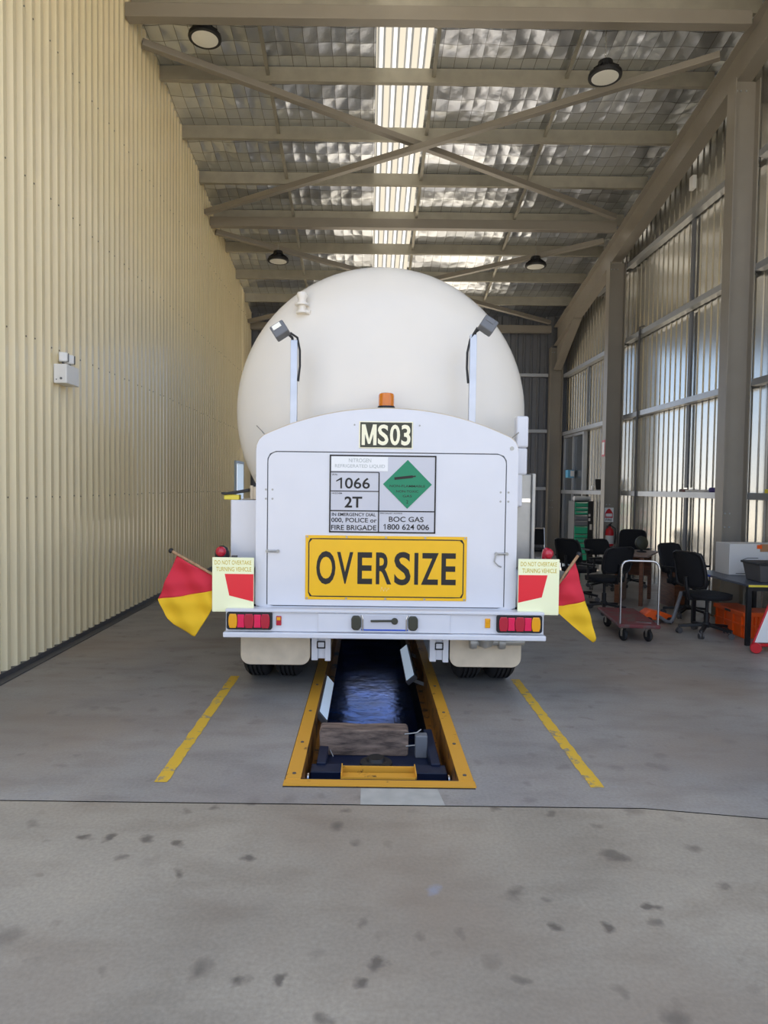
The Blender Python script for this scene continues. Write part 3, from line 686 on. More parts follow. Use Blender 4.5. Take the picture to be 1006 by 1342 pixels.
b.bar((cx - .10, y, cz + .043), (cx + .04, y, cz + .060), .001, .02, (0, 0, 1)); b.bar((cx + .04, y, cz + .060), (cx + .062, y, cz + .063), .001, .010, (0, 0, 1))
b.build('diamond_lettering', M['ink'], dm)
# OVERSIZE sign
p = plate('oversize_sign', M['yellow'], -.474, .760, .782, 1.276, 5.125, .006)
b = MB(); b.ring(polar(rrect(-.452, .738, .804, 1.254, .022), (.143, 1.03), 120), polar(rrect(-.444, .730, .812, 1.246, .018), (.143, 1.03), 120), 5.1175, 5.1195); b.build('sign_border', M['ink'], p)
b = MB(); zl, zh = .905, 1.150; lx = [(-.390, -.243, 'O'), (-.232, -.108, 'V'), (-.075, .038, 'E'), (.066, .185, 'R'), (.206, .332, 'S'), (.360, .390, 'I'), (.412, .545, 'Z'), (.567, .678, 'E')]
for x0, x1, c in lx: text(b, c, x0, x1, zl - (.006 if c in 'OS' else 0), zh + (.006 if c in 'OS' else 0), 5.1182, .018)
b.build('sign_lettering', M['ink'], p)
for x in (-.46, -.16, .14, .44, .745):
    for z in (.793, 1.265): MB().lathe([(.008, 0), (.008, .004)], (x, 5.119, z), (0, -1, 0), 8).build('sign_screw', M['galv'], p)
b = MB(); 
for x0, z0, x1, z1 in ((.105, .85, .112, .885), (.112, .885, .128, .852), (.128, .852, .138, .88), (.138, .88, .15, .853), (.15, .853, .162, .872), (.16, .88, .17, .87)): b.bar((x0, 5.1185, z0), (x1, 5.1185, z1), .001, .007, (0, 1, 0))
b.build('scuff_mark', M['cream_ink'], p)
# hazard boards with text
for x0, x1, z0, z1, side in ((-1.172, -.856, .690, 1.104, -1), (1.141, 1.453, .695, 1.12, 1)):
    p = plate('hazard_board', M['retro'], x0, x1, z0, z1, 5.065, .008)
    b = MB(); wd = x1 - x0
    text(b, 'DO NOT OVERTAKE', x0 + .018, x1 - .02, z1 - .055, z1 - .022, 5.0565, .008); text(b, 'TURNING VEHICLE', x0 + .03, x1 - .02, z1 - .105, z1 - .072, 5.0565, .008); b.build('board_lettering', M['retrotext'], p)
    if side < 0: q = [(x1 - .003, z1 - .125), (x0 + .095, z1 - .125), (x0 + .13, z0 + .125), (x1 - .003, z0 + .08)]
    else: q = [(x0 + .004, z1 - .122), (x1 - .09, z1 - .122), (x1 - .13, z0 + .135), (x0 + .004, z0 + .092)]
    b = MB(); b.prism(q if side < 0 else q[::-1], 5.0555, 5.0575); b.build('red_block', M['retrored'], p)
    b = MB(); xm = (x0 + x1) / 2
    b.box(xm - .12, xm + .12, 5.066, 5.09, z0 + .03, z0 + .07); b.box(xm - .12, xm + .12, 5.066, 5.09, z1 - .1, z1 - .06); b.box(xm - .02, xm + .02, 5.09, 5.13, .62, z1 + .01)
    b.build('board_bracket', M['darksteel'], p)
    # marker dome lamp on the bracket
    xd = -1.115 if side < 0 else 1.375; yd = 5.14 if side < 0 else 5.14
    b = MB(); q_ = 1 if side < 0 else .68; b.lathe([(.055 * q_, -.08), (.055 * q_, .0), (.052 * q_, .02), (.04 * q_, .045), (.018 * q_, .06), (0, .062)], (xd, yd, z1 + .02), n=24); dk = b.build('marker_lamp_guard', M['black'] if side < 0 else M['lensred'], T, smooth=40)
    b = MB(); b.lathe([(.04, 0), (.036, .02), (.02, .034), (0, .038)], (xd, yd - .045, z1 + .04), (0, -1, .25), 20); b.build('marker_lens', M['lensred'], dk, smooth=40)
# bumper
b = MB(); b.box(-1.06, 1.333, 5.02, 5.14, .552, .722); b.box(-1.06, 1.333, 5.0, 5.02, .700, .722); bu = b.build('bumper', M['white'], T, bevel=.006)
b = MB(); b.box(-1.075, 1.345, 4.985, 5.14, .510, .550); b.build('bumper_lip', M['white'], bu, bevel=.008)
b = MB(); b.box(-.366, .628, 5.010, 5.021, .556, .696); b.build('bumper_plate', M['white'], bu, bevel=.004)
b = MB(); b.box(-.03, .300, 5.002, 5.011, .580, .690); b.build('number_plate_holder', M['panelwhite'], bu, bevel=.003)
b = MB(); b.box(-.04, .310, 4.999, 5.010, .572, .582); b.build('blue_edge', M['blue'], bu)
for x in (-.078, .348):
    b = MB(); b.prism([(x - .035, .595), (x - .02, .575), (x + .02, .575), (x + .037, .6), (x + .037, .665), (x + .02, .685), (x - .025, .685), (x - .037, .66)], 4.985, 5.011); b.build('rubber_buffer', M['olive'], bu, bevel=.01)
    b = MB(); xx = x + (.05 if x < 0 else -.05); b.tube([(xx, 5.0, .572), (xx, 5.0, .66), (xx + (-.01 if x < 0 else .01), 5.0, .69)], .006, 8); b.build('plate_clip', M['chrome'], bu)
b = MB(); b.bar((.03, 4.997, .645), (.2, 4.997, .648), .014, .016); b.lathe([(.024, -.01), (.026, .0), (.022, .01)], (.21, 4.998, .645), (0, -1, 0), 14); b.build('handle', M['olive'], bu, bevel=.004)
for x0, fl in ((-1.05, 0), (.975, 1)):
    b = MB(); b.prism(rrect(x0, x0 + .342, .568, .702, .02), 4.997, 5.021); tl = b.build('tail_lamp', M['black'], bu, bevel=.003)
    seq = [('amber_lens', 'lensamber', .016, .082), ('reflector', 'lenspink', .086, .132), ('red_lens', 'lensred', .134, .206), ('reflector', 'lenspink', .210, .256), ('red_lens', 'lensred', .258, .326)]
    for nm, mt, a, c in seq:
        if fl: a, c = .342 - c, .342 - a
        b = MB(); xa, xb = x0 + a, x0 + c
        if nm == 'reflector': pts = [(xa - .004, .586), (xb + .004, .586), (xb, .635), (xb + .004, .684), (xa - .004, .684), (xa, .635)]
        else: pts = [(xa + .01, .582), (xb - .01, .582), (xb - .002, .605), (xb, .635), (xb - .002, .665), (xb - .01, .688), (xa + .01, .688), (xa + .002, .665), (xa, .635), (xa + .002, .605)]
        b.prism(pts[::-1], 4.985, 4.999); b.build(nm, M[mt], tl, bevel=.004)
for x in (-.66, .91):
    b = MB(); b.box(x - .02, x + .02, 5.008, 5.021, .60, .672); mk = b.build('side_marker', M['lensamber'] if x > 0 else M['lensred'], bu, bevel=.005)
    b = MB(); b.box(x - .014, x + .014, 5.003, 5.009, .64, .665); b.build('marker_lens', M['lensamber'], mk, bevel=.003)
# under-bumper brackets, mudflaps, coupling
for x0, x1 in ((-.428, -.278), (.495, .642)):
    b = MB(); b.box(x0, x0 + .05, 5.2, 5.3, .29, .52); b.box(x1 - .045, x1, 5.2, 5.3, .285, .52); b.box(x0 + .05, x1 - .045, 5.22, 5.3, .30, .52); br = b.build('step_bracket', M['white'], T, bevel=.004)
    xm = (x0 + x1) / 2; b = MB(); b.box(xm - .032, xm + .032, 5.205, 5.22, .385, .44); b.build('latch_plate', M['white'], br, bevel=.003)
    b = MB(); b.ring(rrect(xm - .034, xm + .034, .383, .442, .004), rrect(xm - .024, xm + .024, .393, .432, .004), 5.2, 5.206); b.build('latch_frame', M['black'], br)
for x0, x1 in ((-.985, -.44), (.655, 1.215)):
    b = MB(); pts = [(x1, .46)] + [(x0, .46)][::1]
    rr_ = [p for p in rrect(x0, x1, .245, .62, .075) if p[1] < .44]; pts = [(x0, .50)] + rr_ + [(x1, .50)]
    b.prism(pts, 5.225, 5.237); fl = b.build('mudflap', M['flap'], T, smooth=35, bevel=.003)
    b = MB(); b.box(x0 - .01, x1 + .01, 5.205, 5.245, .465, .52); b.build('flap_rail', M['white'] if x0 < 0 else M['flap'], fl, bevel=.004)
b = MB(); 
b.tube([(.80, 5.155, .46), (1.22, 5.155, .47)], .03, 14); b.lathe([(.05, 0), (.055, .02), (.05, .05)], (.80, 5.155, .46), (1, 0, 0), 16); b.lathe([(.05, 0), (.055, .02), (.05, .05)], (1.02, 5.155, .46), (1, 0, 0), 16); b.lathe([(.0, -.07), (.05, -.05), (.07, 0), (.05, .05), (0, .07)], (.92, 5.155, .48), (0, 0, 1), 18)
b.build('hose_coupling', M['galv'], T, smooth=40)
# wheels: three rear axles of twin tyres
def tyre(xc, yc, r=.50, wd=.215):
    b = MB(); hw = wd / 2; p = [(.29, -hw + .02), (.34, -hw), (.44, -hw), (r - .03, -hw + .012), (r - .008, -hw + .035)]
    gx = [-.052, -.018, .018, .052]; e = [p_ for p_ in p]
    for g in gx: e += [(r, g - .008), (r - .016, g - .006), (r - .016, g + .006), (r, g + .008)]
    e += [(r - .008, hw - .035), (r - .03, hw - .012), (.44, hw), (.34, hw), (.29, hw - .02)]
    b.lathe(e, (xc, yc, r), (1, 0, 0), 48); return b
for yc in (5.86, 7.11, 11.2):
    for xc in ((-.92, -.655, .862, 1.143) if yc < 10 else (-.90, 1.10)):
        ty = tyre(xc, yc).build('tyre', M['rubber'], T, smooth=30)
        b = MB(); b.lathe([(.30, -.08), (.26, -.04), (.14, -.03), (.12, -.06), (.12, .06), (.14, .03), (.26, .04), (.30, .08)], (xc, yc, .5), (1, 0, 0), 32); b.build('rim', M['white'], ty, smooth=40)
    b = MB(); b.tube([(-.95, yc, .5), (1.2, yc, .5)], .06, 12); b.build('axle', M['darksteel'], T, smooth=40)
b = MB(); b.box(-.36, -.26, 5.3, 12.6, .62, .95); b.box(.55, .65, 5.3, 12.6, .62, .95)
for y in (5.6, 7.0, 8.6, 10.4): b.box(-.26, .55, y, y + .1, .66, .9)
b.build('chassis_rail', M['black'], T)
b = MB(); b.box(-.8, 1.1, 6.0, 12.2, .98, 1.12); b.box(-.7, -.3, 6.1, 12.0, .95, 1.5); b.box(.5, .95, 6.1, 12.0, .95, 1.5); b.build('tank_cradle', M['white'], T)
for x0, x1 in ((-1.05, -.50), (.72, 1.27)):
    b = MB()
    for yc in (5.86, 7.11):
        b.grid(lambda u, v: (x0 + (x1 - x0) * u, yc - .60 * cos(pi * (.12 + .76 * v)), .5 + .57 * sin(pi * (.12 + .76 * v))), 1, 16)
    b.build('mudguard', M['white'], T, solid=.006, smooth=40)
# driver's cab at the far end
b = MB(); pts = [(-1.1, .95), (1.35, .95), (1.35, 2.3), (1.25, 2.75), (1.0, 2.85), (-.75, 2.85), (-1.0, 2.75), (-1.1, 2.3)]; b.prism(pts, 12.75, 14.4); b.build('driver_cab', M['white'], T, bevel=.05, seg=3)
# side lockers and fittings
b = MB(); b.box(-1.085, -.858, 5.3, 6.0, 1.00, 1.535); b.build('side_locker', M['white'], T, bevel=.01)
b = MB(); b.box(-.93, -.85, 5.32, 5.5, 1.54, 1.64); b.box(-.935, -.91, 5.315, 5.33, 1.54, 1.65); b.build('locker_box', M['flap'], T, bevel=.005)
b = MB(); b.prism([(-1.16, 1.578), (-1.13, 1.57), (-1.06, 1.58), (-.94, 1.60), (-.94, 1.625), (-1.05, 1.605), (-1.13, 1.59), (-1.16, 1.595)][::-1], 5.3, 5.42); b.build('mirror_arm', M['black'], T, bevel=.004)
b = MB(); b.box(-1.14, -1.02, 5.31, 5.40, 1.535, 1.575); b.build('yellow_block', M['straw'], T, bevel=.006)
b = MB(); b.box(1.15, 1.335, 5.5, 6.0, 1.0, 1.765); b.box(1.335, 1.362, 5.47, 6.0, .9, 1.775); sc_ = b.build('side_cabinet', M['galv'], T, bevel=.006)
b = MB(); b.lathe([(.012, 0), (.012, .02)], (1.215, 5.5, 1.555), (0, -1, 0), 10); b.box(1.18, 1.325, 5.488, 5.5, 1.54, 1.57); b.build('hasp', M['chrome'], sc_)
b = MB(); b.box(1.185, 1.285, 5.42, 5.52, 1.98, 2.235); b.box(1.175, 1.282, 5.43, 5.52, 1.76, 1.98); b.box(1.15, 1.25, 5.44, 5.52, 1.5, 1.78); b.build('hose_bracket', M['white'], T, bevel=.018, seg=3)
for q_ in ([(1.20, 5.40, 2.1), (1.12, 5.42, 2.03), (1.10, 5.42, 1.97)], [(-.79, 5.4, 2.0), (-.86, 5.4, 2.09), (-.9, 5.4, 2.13)]): MB().tube(q_, .005, 6).build('cable', M['galv'], T, smooth=60)
# work lamps on posts
for x, zt, sx in ((-.60, 2.80, -1), (.815, 2.86, 1)):
    y = 5.36
    b = MB(); b.box(x - .027, x + .027, y - .02, y + .03, 2.05, zt); pst = b.build('lamp_post', M['alu'], T, bevel=.003)
    b = MB(); b.tube([(x + .01 * sx, y, zt - .02), (x + .015 * sx, y - .01, zt + .02), (x + .06 * sx, y - .03, zt + .055)], .011, 8); b.build('lamp_arm', M['black'], pst, smooth=50)
    b = MB(); xi = x - sx * .034; b.tube([(xi, y, 2.48), (xi - sx * .012, y, 2.6), (xi - sx * .012, y - .01, 2.72), (xi + sx * .008, y - .01, 2.82), (x + sx * .03, y - .02, zt + .055)], .009, 8); b.build('lamp_cable', M['black'], pst, smooth=60)
    c = Vector((x + sx * .105, y - .05, zt + .062)); rot = RY(sx * 33) @ RX(-15)
    b = MB(); b.box(c.x - .06, c.x + .06, c.y - .045, c.y + .045, c.z - .055, c.z + .055, rot); hd_ = b.build('lamp_head', M['grey'], pst, bevel=.012, seg=3)
    b = MB(); b.box(c.x - .042, c.x + .03, c.y - .050, c.y - .0445, c.z + .005, c.z + .045, rot, tuple(c)); b.build('lamp_glass', M['lampglass'] if sx < 0 else M['grey'], hd_, bevel=.003)
# beacon
b = MB(); b.lathe([(.078, 0), (.075, .03), (.066, .055)], (.135, 5.36, 2.235), n=28); bc = b.build('beacon_base', M['black'], T, smooth=40)
b = MB(); b.lathe([(.062, .05), (.062, .135), (.057, .15), (.045, .156), (0, .158)], (.135, 5.36, 2.238), n=28); b.build('beacon_dome', M['amber'], bc, smooth=40)

# ---- warning flags stuck in beside the hazard boards
def poly(pts, u):
    L = [0]
    for a, c in zip(pts[:-1], pts[1:]): L.append(L[-1] + sqrt((a[0] - c[0]) ** 2 + (a[1] - c[1]) ** 2))
    d = u * L[-1]
    for i in range(len(pts) - 1):
        if d <= L[i + 1] + 1e-9:
            f = (d - L[i]) / max(1e-9, L[i + 1] - L[i]); return (pts[i][0] + f * (pts[i + 1][0] - pts[i][0]), pts[i][1] + f * (pts[i + 1][1] - pts[i][1]))
    return pts[-1]
def flag(name, tip, base, red_top, mid, bot, lab, ph):
    t = thing(name, (base[0], 5.105, base[1]), lab, 'flag', 'red and yellow flags on the truck')
    d = (Vector((tip[0], 0, tip[1])) - Vector((base[0], 0, base[1]))).normalized()
    b = MB(); b.tube([(tip[0] + d.x * .03, 5.085, tip[1] + d.z * .03), (base[0] - d.x * .0, 5.105, base[1])], .011, 12); b.build('flag_pole', M['pole'], t, smooth=50)
    b = MB(); b.lathe([(.0, 0), (.018, .004), (.02, .02), (.012, .03)], (tip[0] + d.x * .02, 5.085, tip[1] + d.z * .02), (d.x, 0, d.z), 12); b.build('end_cap', M['black'], t, smooth=50)
    def surf(top, bo):
        def fn(u, v):
            a = poly(top, u); c = poly(bo, u); x = a[0] + (c[0] - a[0]) * v; z = a[1] + (c[1] - a[1]) * v
            return (x, 5.095 + .016 * sin(x * 26 + z * 14 + ph) + .008 * sin(z * 40 + ph), z)
        return fn
    b = MB(); b.grid(surf(red_top, mid), 24, 18); b.build('red_panel', M['flagred'], t, smooth=80, solid=.002)
    b = MB(); b.grid(surf(mid, bot), 24, 18); b.build('yellow_panel', M['flagyellow'], t, smooth=80, solid=.002)
flag('warning_flag', (-1.462, 1.13), (-1.10, .925), [(-1.45, 1.11), (-1.12, .925)], [(-1.595, .775), (-1.40, .80), (-1.12, .855)], [(-1.595, .768), (-1.535, .635), (-1.47, .575), (-1.312, .485), (-1.12, .80)], 'red and yellow flag on a stick left of the truck', 0)
flag('warning_flag', (1.588, 1.13), (1.43, .885), [(1.43, .865), (1.585, 1.11)], [(1.43, .76), (1.50, .757), (1.665, .80)], [(1.425, .735), (1.62, .57), (1.735, .478), (1.753, .505), (1.70, .70)], 'red and yellow flag on a stick right of the truck', 2)

# ================================================================== LEFT WALL FITTING
t = thing('emergency_light', (XL, 6.66, 2.7), 'white twin-head emergency light fixed on the cream cladding', 'emergency light')
b = MB(); b.box(XL, XL + .13, 6.52, 6.80, 2.615, 2.80); b.build('battery_case', M['labelwhite'], t, bevel=.008)
b = MB(); b.lathe([(.012, 0), (.012, .004)], (XL + .075, 6.52, 2.66), (0, -1, 0), 10); b.lathe([(.006, 0), (.006, .003)], (XL + .03, 6.52, 2.65), (0, -1, 0), 8); b.build('test_button', M['grey'], t)
for y in (6.60, 6.74):
    b = MB(); b.tube([(XL + .06, y, 2.80), (XL + .06, y, 2.835)], .012, 10); pv = b.build('swivel', M['darksteel'], t)
    b = MB(); b.box(XL + .02, XL + .10, y - .045, y + .045, 2.83, 2.92, RZ(25)); b.build('lamp_head', M['labelwhite'], pv, bevel=.012)
    b = MB(); b.box(XL + .101, XL + .112, y - .038, y + .038, 2.837, 2.912, RZ(25), (XL + .06, y, 2.87)); b.build('lamp_glass', M['grey'], pv, bevel=.004)

# ================================================================== RIGHT SIDE FURNITURE
def office_chair(name, loc, ang, label, back_h=.92, arms=True):
    t = thing(name, (0, 0, 0), label, 'chair', 'black office chairs')
    b = MB()
    b.grid(lambda u, v: (.24 * (2 * u - 1) * sqrt(max(0, 1 - .45 * (2 * v - 1) ** 2)), .23 * (2 * v - 1) * sqrt(max(0, 1 - .35 * (2 * u - 1) ** 2)), .455 + .02 * (1 - (2 * u - 1) ** 2) * (1 - (2 * v - 1) ** 2)), 10, 10)
    b.build('seat', M['fabric'], t, smooth=80, solid=.055)
    b = MB(); b.grid(lambda u, v: (.22 * (2 * u - 1) * (1 - .18 * (2 * v - 1) ** 4), -.24 - .10 * v + .05 * (2 * u - 1) ** 2, .56 + (back_h - .56) * v), 10, 12)
    b.build('backrest', M['fabric'], t, smooth=80, solid=.03)
    b = MB(); fr = [(.22 * cos(a) * 1.02, -.29 - .05 * sin(a) + .03 * cos(a) ** 2, (.56 + back_h) / 2 + (back_h - .56) / 2 * 1.03 * sin(a)) for a in [2 * pi * k / 24 for k in range(25)]]
    b.tube([(max(-.215, min(.215, x * 1.25)), y, max(.56, min(back_h, (.56 + back_h) / 2 + (z - (.56 + back_h) / 2) * 1.2))) for x, y, z in fr], .014, 8); b.build('back_frame', M['black'], t, smooth=60)
    b = MB(); b.tube([(0, -.05, .42), (0, -.26, .43), (0, -.30, .56), (0, -.315, .68)], .022, 8); b.build('back_bracket', M['black'], t, smooth=50)
    b = MB(); b.tube([(0, 0, .12), (0, 0, .26)], .030, 14); b.tube([(0, 0, .26), (0, 0, .43)], .018, 14); b.box(-.09, .09, -.1, .1, .41, .435); b.build('gas_post', M['black'], t, smooth=40)
    b = MB(); b.lathe([(.045, .09), (.05, .13), (.035, .15)], n=16)
    for k in range(5):
        a = 2 * pi * k / 5 + .3; b.bar((.03 * cos(a), .03 * sin(a), .115), (.29 * cos(a), .29 * sin(a), .085), .045, .03)
    b.build('star_base', M['black'], t, bevel=.004)
    for k in range(5):
        a = 2 * pi * k / 5 + .3; c = Vector((.285 * cos(a), .285 * sin(a), .033)); b = MB(); ax_ = Vector((-sin(a + .6), cos(a + .6), 0))
        for s_ in (-.016, .016): b.lathe([(.0, -.008), (.033, -.008), (.033, .008), (.0, .008)], c + ax_ * s_, ax_, 14)
        b.tube([c + Vector((0, 0, .02)), c + Vector((0, 0, .06))], .01, 8); b.build('castor', M['darksteel'], t, smooth=40)
    if arms:
        for s_ in (-1, 1):
            b = MB(); b.tube([(s_ * .20, -.05, .42), (s_ * .29, -.04, .46), (s_ * .295, -.04, .64)], .014, 8); ar = b.build('arm_post', M['black'], t, smooth=50)
            b = MB(); b.box(s_ * .295 - .035, s_ * .295 + .035, -.16, .10, .64, .665); b.build('arm_pad', M['black'], ar, bevel=.01)
    t.location = loc; t.rotation_euler = (0, 0, ang); return t
office_chair('office_chair', (3.90, 7.66, 0), R(-72), 'black armless office chair pulled up to the dark table with orange crates beneath', .96, False)
office_chair('office_chair', (3.20, 9.02, 0), R(18), 'black office chair with its back to the camera, nearest behind the red trolley', .90)
office_chair('office_chair', (3.17, 10.02, 0), R(-55), 'black office chair seen from the side at the left end of the brown desk', .92)
office_chair('office_chair', (4.50, 11.5, 0), R(150), 'black high-back chair behind the brown desk, against the right wall', .95)
office_chair('office_chair', (3.95, 11.15, 0), R(190), 'low black chair behind the brown desk, further from the right wall', .80)
office_chair('office_chair', (4.22, 8.80, 0), R(-150), 'black chair with arms beside the near column, right of the brown desk', .93)
# chrome framed visitor chair near the back
t = thing('visitor_chair', (3.36, 13.3, 0), 'chrome framed black chair standing far back beside the truck', 'chair')
b = MB()
for s_ in (-.22, .22):
    b.tube([(3.36 + s_, 13.02, .45), (3.36 + s_, 13.02, .015), (3.36 + s_, 13.5, .015), (3.36 + s_, 13.55, .45), (3.36 + s_, 13.62, .86)], .013, 8)
b.tube([(3.14, 13.62, .86), (3.58, 13.62, .86)], .013, 8); b.build('chrome_frame', M['chrome'], t, smooth=50)
b = MB(); b.box(3.15, 3.57, 13.03, 13.53, .43, .47); b.build('seat', M['fabric'], t, bevel=.01)
b = MB(); b.box(3.15, 3.57, 13.575, 13.60, .52, .84, RX(-9)); b.build('backrest', M['fabric'], t, bevel=.008)
# brown desk (turned)
def place(t, loc, a): t.location = loc; t.rotation_euler = (0, 0, a)
t = thing('wooden_desk', (0, 0, 0), 'brown wooden desk among the black chairs by the right wall', 'desk')
b = MB(); b.box(-.46, .10, -.06, .86, .70, .73); b.build('desk_top', M['desktop'], t, bevel=.005)
for x, y in ((0, 0), (0, .76), (-.40, .76)):
    b = MB(); b.box(x - .025, x + .025, y - .025, y + .025, 0, .70); b.build('leg', M['desk'], t)
b = MB(); b.box(-.36, -.30, 0, .6, 0, .70); b.build('side_panel', M['desk'], t)
b = MB(); b.box(-.30, 0 - .025, .74, .76, .35, .66); b.build('modesty_panel', M['desk'], t)
place(t, (3.90, 9.52, 0), R(-31))
t = thing('side_cabinet', (4.33, 9.6, 0), 'brown wooden pedestal cabinet beyond the right end of the desk', 'cabinet')
b = MB(); b.box(4.30, 4.50, 9.35, 9.40, .0, .60); b.box(4.30, 4.33, 9.40, 9.8, 0, .60); b.box(4.47, 4.50, 9.40, 9.8, 0, .60); b.box(4.28, 4.52, 9.33, 9.82, .60, .63); b.build('carcass', M['desk'], t)
b = MB(); b.box(4.335, 4.465, 9.342, 9.35, .1, .5); b.build('drawer', M['desk'], t, bevel=.004)
t = thing('desk_fan', (4.0, 9.95, .73), 'round black desk fan standing on the brown desk', 'fan')
b = MB(); b.lathe([(.07, 0), (.07, .012), (.02, .02), (.015, .07)], (4.08, 9.98, .731), n=20); b.build('stand', M['black'], t, smooth=40)
b = MB(); b.lathe([(.0, -.05), (.06, -.045), (.10, -.02), (.105, 0), (.10, .02), (.06, .04), (0, .045)], (4.08, 9.98, .865), (.25, -1, .15), 28); b.build('fan_head', M['olive'], t, smooth=40)
# platform trolley
t = thing('platform_trolley', (0, 0, 0), 'red flat platform trolley with a chrome push handle', 'trolley')
b = MB(); b.prism([(-.21, .165), (.21, .165), (.22, .18), (.215, .205), (-.215, .205), (-.22, .18)], 0, 1.05); b.build('deck', M['deckred'], t, bevel=.012)
b = MB(); b.tube([(-.195, .03, .19), (-.195, .03, .80), (-.185, .03, .85), (-.16, .03, .88), (-.12, .03, .89), (.12, .03, .89), (.16, .03, .88), (.185, .03, .85), (.195, .03, .80), (.195, .03, .19)], .012, 10); b.build('push_handle', M['chrome'], t, smooth=50)
for x, y in ((-.13, .14), (.13, .14), (-.13, .9), (.13, .9)):
    b = MB(); b.lathe([(.0, -.018), (.06, -.018), (.066, -.01), (.066, .01), (.06, .018), (.0, .018)], (x, y, .066), (1, .35, 0), 24); cs = b.build('castor', M['rubber'], t, smooth=40)
    b = MB(); b.box(x - .026, x - .021, y - .02, y + .02, .05, .16, RZ(19), (x, y, 0)); b.box(x + .021, x + .026, y - .02, y + .02, .05, .16, RZ(19), (x, y, 0)); b.box(x - .035, x + .035, y - .035, y + .035, .158, .166); b.build('castor_fork', M['chrome'], cs)
b = MB(); b.box(.0, .15, .12, .14, .2055, .211, RZ(-20)); b.build('deck_strip', M['chrome'], t)
place(t, (2.93, 7.16, 0), R(-7))
# floor jack with bent handle
t = thing('floor_jack', (3.68, 8.32, 0), 'orange-red floor jack with a bent grey handle lying by the chairs', 'floor jack')
b = MB(); b.prism([(3.45, .04), (3.80, .04), (3.82, .09), (3.70, .13), (3.52, .17), (3.45, .12)][::-1], 8.28, 8.46); b.build('jack_body', M['orange'], t, bevel=.015)
b = MB(); b.tube([(3.60, 8.27, .10), (3.655, 8.12, .055), (3.68, 8.08, .06), (3.71, 8.08, .10), (3.83, 8.14, .42)], .021, 12); b.build('jack_handle', M['grey'], t, smooth=50)
for x in (3.5, 3.76):
    for y in (8.27, 8.47): b = MB(); b.lathe([(0, -.012), (.04, -.012), (.04, .012), (0, .012)], (x, y, .04), (0, 1, 0), 16); b.build('wheel', M['rubber'], t, smooth=40)
# dark work table at the right edge
t = thing('work_table', (4.45, 7.7, 0), 'dark grey work table with black legs at the right edge of the photo', 'table')
b = MB(); b.box(4.05, 4.86, 7.10, 8.38, .635, .66); tt = b.build('table_top', M['tabletop'], t, bevel=.003)
b = MB(); b.box(4.05, 4.86, 7.092, 7.10, .637, .658); b.build('yellow_edge', M['straw'], tt)
b = MB(); b.box(4.045, 4.05, 7.9, 8.38, .635, .66); b.build('blue_edge', M['blue'], tt)
for x in (4.08, 4.83):
    for y in (7.14, 8.34): b = MB(); b.box(x - .022, x + .022, y - .022, y + .022, 0, .635); b.build('leg', M['black'], t, bevel=.003)
b = MB(); b.box(4.10, 4.81, 7.125, 7.155, .59, .634); b.box(4.10, 4.81, 8.325, 8.355, .59, .634); b.build('rail', M['black'], t)
t = thing('carton', (4.6, 8.1, .66), 'white carton with brown patch standing on the dark work table', 'carton')
b = MB(); b.box(4.28, 4.92, 7.92, 8.24, .661, 1.03); b.build('box', M['carton'], t, bevel=.004)
b = MB(); b.box(4.64, 4.92, 7.917, 7.92, .94, 1.03); b.build('brown_flap', M['brown'], t)
b = MB(); b.box(4.60, 4.66, 7.915, 7.9175, .975, 1.02); b.build('orange_label', M['orange'], t)
b = MB(); b.bar((4.44, 7.918, .845), (4.50, 7.918, .865), .002, .006); b.bar((4.50, 7.918, .865), (4.62, 7.918, .865), .002, .006); b.bar((4.36, 7.918, .68), (4.56, 7.918, .68), .002, .006); b.build('printed_line', M['ink'], t)
t = thing('storage_tub', (4.45, 7.4, .66), 'dark plastic tub on the work table in front of the white carton', 'tub')
b = MB(); b.add([(4.28, 7.28, .661), (4.62, 7.28, .661), (4.62, 7.56, .661), (4.28, 7.56, .661), (4.25, 7.25, .85), (4.65, 7.25, .85), (4.65, 7.59, .85), (4.25, 7.59, .85)], [(3, 2, 1, 0), (0, 1, 5, 4), (1, 2, 6, 5), (2, 3, 7, 6), (3, 0, 4, 7), (4, 5, 6, 7)]); b.build('tub', M['darksteel'], t, bevel=.008)
b = MB(); b.box(4.235, 4.665, 7.235, 7.605, .85, .875); b.build('lid', M['black'], t, bevel=.006)
def crate(x0, x1, y0, y1, h, lab):
    t = thing('storage_crate', ((x0 + x1) / 2, (y0 + y1) / 2, 0), lab, 'crate', 'orange crates under the table')
    b = MB(); b.box(x0 + .02, x1 - .02, y0 + .02, y1 - .02, .003, h - .05); b.box(x0, x1, y0, y1, h - .05, h); b.build('crate_body', M['orange'], t, bevel=.008)
    b = MB()
    for k in range(4): y = y0 + .05 + (y1 - y0 - .12) * k / 3; b.box(x0 + .004, x0 + .022, y, y + .02, .02, h - .05)
    for k in range(5): x = x0 + .05 + (x1 - x0 - .12) * k / 4; b.box(x, x + .02, y0 + .004, y0 + .022, .02, h - .05)
    b.box(x0 + .006, x1 - .02, y0 + .008, y0 + .022, h * .45, h * .52); b.box(x0 + .006, x0 + .022, y0 + .01, y1 - .02, h * .45, h * .52)
    b.build('ribs', M['orange'], t)
    b = MB(); b.box(x0 - .004, x0 + .004, (y0 + y1) / 2 - .06, (y0 + y1) / 2 + .06, h - .04, h - .015); b.build('hand_grip', M['black'], t)
crate(4.20, 4.49, 7.44, 8.10, .30, 'orange plastic crate under the table, next to the armless chair')
crate(4.51, 4.80, 7.30, 8.00, .26, 'orange plastic crate under the table at the right edge of the photo')
